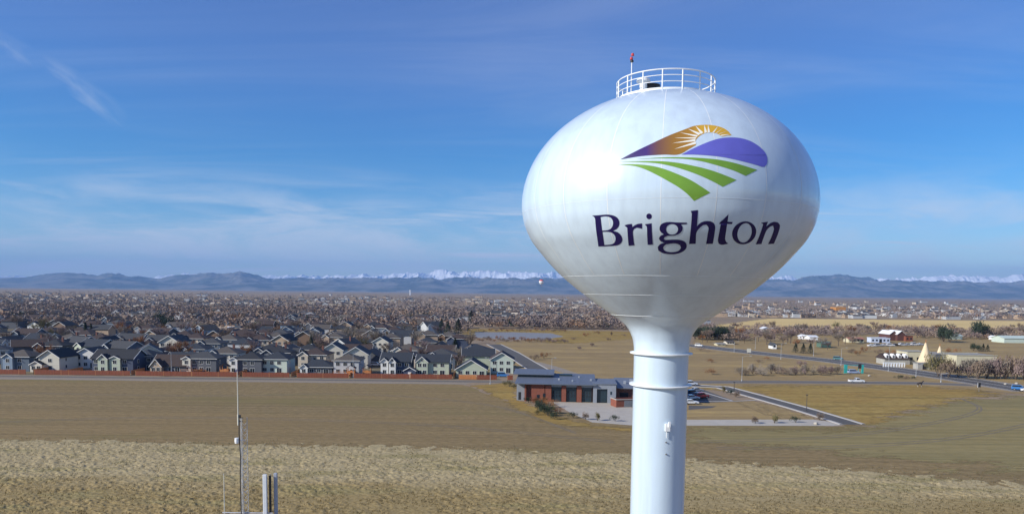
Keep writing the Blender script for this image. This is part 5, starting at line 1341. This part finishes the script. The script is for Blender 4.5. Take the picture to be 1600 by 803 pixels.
def make_conifer(name, label, h, w_, seed, group, m=None):
    r = random.Random(seed); t = thing(name, label, 'tree', (0, 0, 0), 0, group)
    MB().tube((0, 0, 0), (0, 0, h * .5), h * .03, h * .015, 6).build('trunk', m_bark, t)
    V = []; Fc = []
    for i in range(900):
        u = r.random() ** .8; z = h * (.06 + .94 * u); rr = w_ * (1 - u) ** .85 * (.45 + .6 * r.random()) + .05; a = r.uniform(0, 6.283)
        c = Vector((rr * math.cos(a), rr * math.sin(a), z)); s = h * .055 * r.uniform(.6, 1.3)
        d1 = Vector((math.cos(a), math.sin(a), r.uniform(-.5, .2))).normalized() * s; d2 = Vector((-math.sin(a), math.cos(a), r.uniform(-.3, .3))) * s * .55
        k = len(V); V += [tuple(c - d1 - d2), tuple(c - d1 + d2), tuple(c + d1)]; Fc.append((k, k + 1, k + 2))
    quick_mesh('crown', V, Fc, m or m_conif, parent=t)
    return t
def make_bush(name, label, h, w_, tone, seed, group, cat='bush'):
    r = random.Random(seed); t = thing(name, label, cat, (0, 0, 0), 0, group)
    tr = MB()
    for i in range(5): a = i * 1.3; tr.tube((0, 0, 0), (math.cos(a) * w_ * .4, math.sin(a) * w_ * .4, h * .6), .05, .025, 5)
    tr.build('stem', m_bark, t); V = []; Fc = []
    lob = [(r.gauss(0, .42), r.gauss(0, .35), r.uniform(.35, .7), r.uniform(.28, .5)) for _ in range(9)]
    for i in range(900):
        lx, ly, lz, lr = r.choice(lob); dv = Vector((r.gauss(0, 1), r.gauss(0, 1), r.gauss(0, 1))).normalized() * lr * r.random() ** .4
        c = Vector(((lx + dv.x) * w_, (ly + dv.y) * w_, max(.05, (lz + dv.z * .8)) * h)); s = r.uniform(.14, .3) * min(1.6, max(.45, h / 3))
        d1 = rot_any(Vector((0, 0, 1)), r.uniform(0, .9), r) * s; d2 = rot_any(Vector((1, 0, 0)), 1.5, r) * s * .28
        k = len(V); V += [tuple(c - d2), tuple(c + d2), tuple(c + d1 * 1.6)]; Fc.append((k, k + 1, k + 2))
    quick_mesh('crown', V, Fc, TW[tone] if tone in TW else m_conif, parent=t)
    return t
tones = list(TW)
PT = {}
def place_bare(x, y, tone, scale, label, group, cat='tree', var=None):
    key = (tone, var if var is not None else rnd.randrange(3))
    if key not in PT:
        o = PT[key] = make_bare('bare_tree', label, cat, 10.0, 1.0, tone, 100 + hash(key[0]) % 7 * 0 + len(PT), group); o.location = (x, y, 0); o.scale = (scale * 1.05, scale * 1.05, scale); o.rotation_euler = (0, 0, rnd.uniform(0, 6.28)); return o
    return copy_tree(PT[key], (x, y, 0), rnd.uniform(0, 6.28), label, group, (scale * 1.05, scale * 1.05, scale))
PC = {}
def place_conif(x, y, h, w_, label, group, name='conifer'):
    key = round(h / w_)
    if key not in PC:
        o = PC[key] = make_conifer(name, label, 10.0, 10.0 * w_ / h, 40 + len(PC), group); o.location = (x, y, 0); o.scale = (h / 10,) * 3; return o
    return copy_tree(PC[key], (x, y, 0), rnd.uniform(0, 6.28), label, group, h / 10)
PB = {}
def place_bush(x, y, h, w_, tone, label, group, name='bush', cat='bush'):
    key = (tone, round(w_ / h * 2), name)
    if key not in PB:
        o = PB[key] = make_bush(name, label, 3.0, 3.0 * w_ / h, tone, 70 + len(PB), group, cat); o.location = (x, y, 0); o.scale = (h / 3,) * 3; return o
    return copy_tree(PB[key], (x, y, 0), rnd.uniform(-.6, .6), label, group, h / 3)

# trees between the houses: each stands by a house of its row
n_tree = 0
for (x, y, r_, k) in treespots:
    pr = .75 if r_ < 6 else .95
    if n_tree >= 235: break
    if rnd.random() > pr: continue
    tone = rnd.choices(tones, (5, 4, 4, 1.6, 1.4))[0]
    lab = f"bare {tone} tree beside the {ORD[k]} house from the left in the {ORD[r_]} row"
    yy = y + rnd.choice((-3.5, 14)); xx = x + rnd.choice((-7.5, 7.5))
    if rnd.random() < .08: place_conif(xx, yy, rnd.uniform(6, 11), rnd.uniform(2, 2.8), f"dark conifer beside the {ORD[k]} house from the left in the {ORD[r_]} row", 'conifers between the houses')
    else: place_bare(xx, yy, tone, rnd.uniform(.75, 1.12) if r_ < 6 else rnd.uniform(.75, 1.25), lab, f'bare trees in the {ORD[r_]} row')
    n_tree += 1
nb = 0
for (x, y, r_, k) in treespots:
    if r_ > 9 or rnd.random() > .75 or nb >= 100: continue
    nb += 1; tone = rnd.choice(('brown', 'rust-coloured', 'purple-brown', 'grey-brown', 'olive', 'green'))
    place_bush(x + rnd.choice((-6.8, 6.8, 3)), y + rnd.choice((-3.2, -4.2, 14.5)), rnd.uniform(1.8, 4.2), rnd.uniform(1.6, 3.0), tone, f"{tone} yard bush by the {ORD[k]} house from the left in the {ORD[r_]} row", 'bushes in the yards')
# east side: roadside trees and bushes
def rowdef(lst):
    for d_ in lst: yield d_
ne = 0
belt = []
while len(belt) < 62:
    px = rnd.uniform(1092, 1604); py = rnd.uniform(514, 538) if px < 1340 else rnd.uniform(515, 532)
    if 1358 < px < 1430 and py > 522: continue
    if rnd.random() < .35 and 1180 < px < 1330: py = rnd.uniform(534, 547)
    belt.append((px, py))
for ne, (px, py) in enumerate(sorted(belt)):
    x, y = gp(px, py); tone = rnd.choices(tones, (5, 5, 4, 1, .6))[0]
    place_bare(x, y, tone, rnd.uniform(.6, 1.05), f'bare {tone} tree in the belt under the golden field, {ORD[ne + 1]} from the left', 'bare trees under the golden field')
for k, px in enumerate((1086, 1092, 1098, 1104, 1110, 1117, 1123, 1129, 1135)):
    x, y = gp(px, 530 + (k % 2)); place_bush(x, y, rnd.uniform(7.5, 10.5), rnd.uniform(4.6, 5.6), 'green', f'dark evergreen tree in the dense clump beside the tower, {ORD[k + 1]} from the left', 'dark evergreen clump by the tower', 'evergreen_tree', 'tree')
for k, (px, py, h, w_, wd) in enumerate(((1243, 551, 5.5, 3.0, 'first of the three dark conifers by the white cottage'), (1255, 552, 5.5, 3.0, 'middle one of the three dark conifers by the white cottage'), (1266, 553, 5.8, 3.0, 'last of the three dark conifers by the white cottage'),
                                        (1521, 548, 5.5, 2.0, 'first dark shrub-like conifer in the yard behind the store'), (1529, 549, 5, 2.0, 'second dark shrub-like conifer in the yard behind the store'), (1536, 549, 4.6, 2.1, 'third dark green conifer in the yard behind the store'), (1543, 549, 4.2, 2.1, 'fourth dark green conifer in the yard behind the store'),
                                        (1474, 534, 14, 6, 'big dark tree at the edge of the farm wood'), (1484, 535, 12, 5.5, 'second big dark tree beside the green-roofed shed'), (1530, 528, 16, 5, 'tall dark conifer above the farm trees'), (1541, 528, 12, 5, 'broad dark conifer beside the tall one'), (736, 508, 14, 6, 'lone dark conifer by the white roofs beyond the pond'),
                                        (252, 512, 15, 6, 'dark evergreen beside the bright-roofed hall'), (262, 514, 12, 5, 'lower dark evergreen beside the bright-roofed hall'), (690, 521, 11, 4, 'dark conifer at the edge of the houses near the pond'), (716, 523, 12, 4, 'last dark conifer before the pond'), (700, 524, 10, 4, 'dark conifer between the two at the pond edge'),
                                        (1108, 512, 0, 0, ''))):
    if not h: continue
    x, y = gp(px, py)
    if 'conifer' in wd and 'shrub' not in wd and 'tall' not in wd: place_conif(x, y, h, w_, wd, 'dark conifers')
    else: place_bush(x, y, h * .85, w_ * .95, 'green', wd.replace('conifer', 'evergreen'), 'dark evergreens', 'evergreen_tree', 'tree')
for k, (px, py, h, w_, tone) in enumerate(((1466, 588, 9.5, 5.6, 'olive'), (1482, 590, 8.0, 4.5, 'brown'), (1497, 589, 6.0, 5.0, 'purple-brown'), (1513, 590, 8.0, 4.6, 'grey-brown'), (1528, 592, 8.5, 4.4, 'brown'), (1542, 591, 8, 4.4, 'grey-brown'), (1556, 592, 9.5, 5, 'purple-brown'), (1571, 592, 10, 5.2, 'purple-brown'), (1587, 593, 10, 5, 'brown'), (1600, 594, 10, 5, 'purple-brown'))):
    x, y = gp(px, py); place_bush(x, y, h * .95, w_ * 1.0, tone, f'big bare {tone} bush by the highway before the stores, {ORD[k + 1]} from the left', 'big bushes before the stores')
for k in range(17):
    px = 1155 + k * 9.6 + rnd.uniform(-3, 3); x, y = gp(px, 586 + rnd.uniform(-2.5, 1)); place_bush(x, y, rnd.uniform(2.2, 4.5), rnd.uniform(2.2, 3.2), rnd.choice(('brown', 'grey-brown', 'purple-brown')), f'low leafless bush in the pasture hedge, {ORD[k + 1]} from the left', 'pasture hedge bushes')
for k, (px, py) in enumerate(((1112, 566), (1185, 566), (1200, 562), (1114, 585), (1106, 551), (1094, 548), (1250, 572), (850, 560), (835, 562), (905, 546), (925, 541), (950, 532), (975, 525), (915, 526), (935, 522), (896, 531), (955, 524)) + tuple((742 + k_ * 6.1, 530.5 + (k_ % 3) * 1.3 + k_ * .12) for k_ in range(24)) + tuple((748 + k_ * 9, 517.2 + (k_ % 2)) for k_ in range(16))):
    x, y = gp(px, py); place_bush(x, y, rnd.uniform(1.6, 3.2), rnd.uniform(2, 3.6), rnd.choice(('brown', 'purple-brown', 'rust-coloured')), f'scattered low bush in the brown pasture, {ORD[k + 1]} of them', 'scattered pasture bushes')
for k, (px, py, h, w_, tone) in enumerate(((1390, 555, 3.2, 3, 'rust-coloured'), (1372, 552, 2.8, 3, 'brown'), (1350, 550, 3, 3.4, 'rust-coloured'), (1340, 555, 2.6, 3, 'rust-coloured'), (1486, 555, 4, 3.2, 'rust-coloured'), (1330, 552, 3, 3, 'brown'), (1404, 591.5, 1.8, 1.6, 'green'), (1416, 592, 1.5, 1.5, 'brown'), (1425, 592, 1.4, 1.5, 'green'))):
    x, y = gp(px, py); place_bush(x, y, h, w_, tone, f'low {tone if tone != "green" else "dark green"} bush near the trading post, {ORD[k + 1]} of the small ones', 'small bushes near the trading post')
# planting round the fire station
for k, (px, py, h, w_, tone) in enumerate(((826, 629, 1.8, 1.2, 'green'), (838, 632, 2.2, 1.6, 'rust-coloured'), (843, 637, 2.4, 1.5, 'green'), (846, 643, 2.6, 1.6, 'green'), (851, 646, 2.6, 1.6, 'green'), (856, 650, 2.8, 1.7, 'green'), (861, 646, 2.5, 1.6, 'olive'), (850, 633, 2.6, 1.9, 'rust-coloured'), (858, 637, 2.4, 1.8, 'rust-coloured'), (866, 655, 2, 1.3, 'green'), (796, 604, 2.2, 1.4, 'olive'), (789, 603, 1.8, 1.3, 'olive'), (803, 606, 1.6, 1.3, 'olive'),
                                           (840, 648, 1.6, 1.3, 'olive'), (872, 646, 1.6, 1.4, 'rust-coloured'))):
    x, y = gp(px, py); place_bush(x, y, h, w_, tone, f'{"dark green" if tone == "green" else tone} shrub planted by the fire station wing, {ORD[k + 1]} counted from the wall', 'shrubs by the fire station')
for k, (px, py) in enumerate(((896, 653), (915, 655), (933, 657), (961, 658), (1180, 661), (1210, 661), (1243, 660), (1281, 656), (1130, 613), (1142, 616), (1150, 620))):
    x, y = gp(px, py); place_bush(x, y, 1.7 + (k % 3) * .25, 1.1, ('green', 'olive', 'brown')[(k * 2) % 3], ('young dark shrub on the edge of the pale yard, ' if k < 8 else 'young dark shrub beside the station road bend, ') + ORD[k + 1] + ' of the row', 'young shrubs round the station', 'shrub')

# ------------------------------------------------------------------ far woods and far roofs (nobody could count them)
def far_mask(x, y):
    px = 800 + F * x / y
    if px > 1085 and 700 < y < 1010 * (1 + (px - 1085) / 9000): return False     # golden field
    if px > 1085 and y < 720: return False
    if 735 < px < 1085 and y < 640: return False
    if px < 740 and y < 560: return False
    if px < 740 and y < 800 and (int(x * 7.3) + int(y * 3.1)) % 4: return False
    if px > 1085 and (int(x * 7.3) + int(y * 3.1)) % 2: return False
    if y > 1500 and (int(x * 5.3) + int(y * 2.1)) % 100 < (y - 1500) / 30: return False
    return True
def far_wood(name, n, y0, y1, m, seed, hs, k=9, band=None, sz=.24):
    r = np.random.RandomState(seed); P = []
    while len(P) < n:
        y = 1 / (1 / y0 + r.rand() * (1 / y1 - 1 / y0)) ; u = r.uniform(-.74, .74); x = u * y
        if band is not None:
            if band(x, y): P.append((x, y))
            continue
        if not far_mask(x, y): continue
        d = fbm(np.array([x / 130.]), np.array([y / 260.]), 3, 77)[0]
        if d < .34 + r.uniform(-.1, .1): continue
        P.append((x, y))
    P = np.array(P); s = hs * r.uniform(.6, 1.35, n) * (1 + np.clip((P[:, 1] - 1200) / 6000, 0, .6))
    c = r.normal(size=(n, k, 3)); c /= np.linalg.norm(c, axis=-1, keepdims=True); c *= r.rand(n, k, 1) ** .45
    cen = np.empty((n, k, 3)); cen[..., 0] = P[:, None, 0] + c[..., 0] * s[:, None] * .55; cen[..., 1] = P[:, None, 1] + c[..., 1] * s[:, None] * .55; cen[..., 2] = s[:, None] * (.58 + .42 * c[..., 2])
    a = r.normal(size=(n, k, 3, 3)); a /= np.linalg.norm(a, axis=-1, keepdims=True)
    V = cen[:, :, None, :] + a * s[:, None, None, None] * sz
    V[..., 2] = np.maximum(V[..., 2], .02)
    V = V.reshape(-1, 3); Fc = np.arange(len(V)).reshape(-1, 3)
    return tag(quick_mesh(name, V, Fc, m), kind='stuff')
def stuffmat(n_, c1, c2, c3):
    m = bpy.data.materials.new(n_); m.use_nodes = True
    t = m.node_tree; t.nodes.clear(); n = N(t); tc = n('ShaderNodeTexCoord')
    mp = n('ShaderNodeMapping', {'Vector': tc.outputs['Object'], 'Scale': (1, .5, 1)})
    a = n('ShaderNodeTexNoise', {'Vector': mp.outputs[0], 'Scale': .02, 'Detail': 3.0}); b = n('ShaderNodeTexNoise', {'Vector': mp.outputs[0], 'Scale': .07, 'Detail': 2.0})
    col = n.mix(n.ramp(a.outputs[0], .42, .58), c1, c2); col = n.mix(n.math('MULTIPLY', n.ramp(b.outputs[0], .54, .66), .8), col, c3)
    bs = n('ShaderNodeBsdfPrincipled', {'Base Color': col, 'Roughness': .95, 'Specular IOR Level': .05}); n('ShaderNodeOutputMaterial', {'Surface': bs.outputs[0]})
    return m
m_far1 = stuffmat('far_bare_wood', (.255, .195, .155), (.215, .17, .155), (.30, .185, .115))
m_far2 = stuffmat('farther_wood', (.27, .215, .185), (.23, .19, .18), (.31, .245, .175))
far_wood('bare_woodland', 4200, 560, 1100, m_far1, 3, 8.0, 34, sz=.15)
far_wood('distant_woodland', 8000, 1000, 4500, m_far2, 5, 7.5, 16, sz=.18)
far_wood('scrub_undergrowth', 1500, 430, 720, m_far1, 8, 4.2, 34, sz=.16, band=lambda x, y: 1095 < 800 + F * x / y < 1640 and (440 if x / y < .48 else 560) < y and y > 505 - (800 + F * x / y - 1180) * .1 and not (1355 < 800 + F * x / y < 1432 and y < 600) and fbm(np.array([x / 40.]), np.array([y / 60.]), 2, 5)[0] > .45)
far_wood('dark_evergreens_woodland', 420, 620, 3000, stuffmat('far_evergreens', (.035, .048, .035), (.05, .06, .04), (.03, .04, .035)), 6, 7.0, 14)
def far_roofs(n, y0, y1, seed):
    r = np.random.RandomState(seed); V = []; Fc = []; mi = []; q = 0
    while q < n:
        y = 1 / (1 / y0 + r.rand() * (1 / y1 - 1 / y0)); x = r.uniform(-.74, .74) * y
        if not far_mask(x, y): continue
        if fbm(np.array([x / 300.]), np.array([y / 600.]), 3, 55)[0] < .43: continue
        g = .85 + min(.7, y / 8000); w_, d_, e, rr = r.uniform(8, 15) * g, r.uniform(8, 12) * g, r.uniform(3, 6) * g, r.uniform(1.6, 2.8) * g
        if r.rand() < .1: w_ *= 2.6; rr *= .4
        ca = r.choice([0, 0, 1.57]) + r.normal() * .15; c, s = math.cos(ca), math.sin(ca); k = len(V)
        L = [(-w_ / 2, -d_ / 2, 0), (w_ / 2, -d_ / 2, 0), (w_ / 2, d_ / 2, 0), (-w_ / 2, d_ / 2, 0), (-w_ / 2, -d_ / 2, e), (w_ / 2, -d_ / 2, e), (w_ / 2, d_ / 2, e), (-w_ / 2, d_ / 2, e), (-w_ / 2, 0, e + rr), (w_ / 2, 0, e + rr)]
        V += [(x + a * c - b * s, y + a * s + b * c, z) for a, b, z in L]
        wm_ = int(r.choice([0, 1, 1, 2, 2])); rm__ = int(r.choice([3, 3, 4, 5, 0], p=[.33, .22, .26, .14, .05]))
        for f_, m_ in (((0, 1, 5, 4), wm_), ((1, 2, 6, 5), wm_), ((2, 3, 7, 6), wm_), ((3, 0, 4, 7), wm_), ((4, 5, 9, 8), rm__), ((6, 7, 8, 9), rm__), ((4, 8, 8, 7), wm_), ((5, 6, 9, 9), wm_)):
            Fc.append(tuple(k + i for i in f_)); mi.append(m_)
        q += 1
    me = bpy.data.meshes.new('distant_rooftops'); Fc = [tuple(dict.fromkeys(f)) for f in Fc]
    me.from_pydata(V, [], Fc)
    for m_ in (wm('beige'), wm('tan'), wm('pale grey'), rm('grey'), rm('brown'), rm('taupe')): me.materials.append(m_)
    me.polygons.foreach_set('material_index', mi); me.update(); o = bpy.data.objects.new('distant_rooftops', me); COL.objects.link(o); return tag(o, kind='stuff')
far_roofs(1900, 690, 4500, 9)
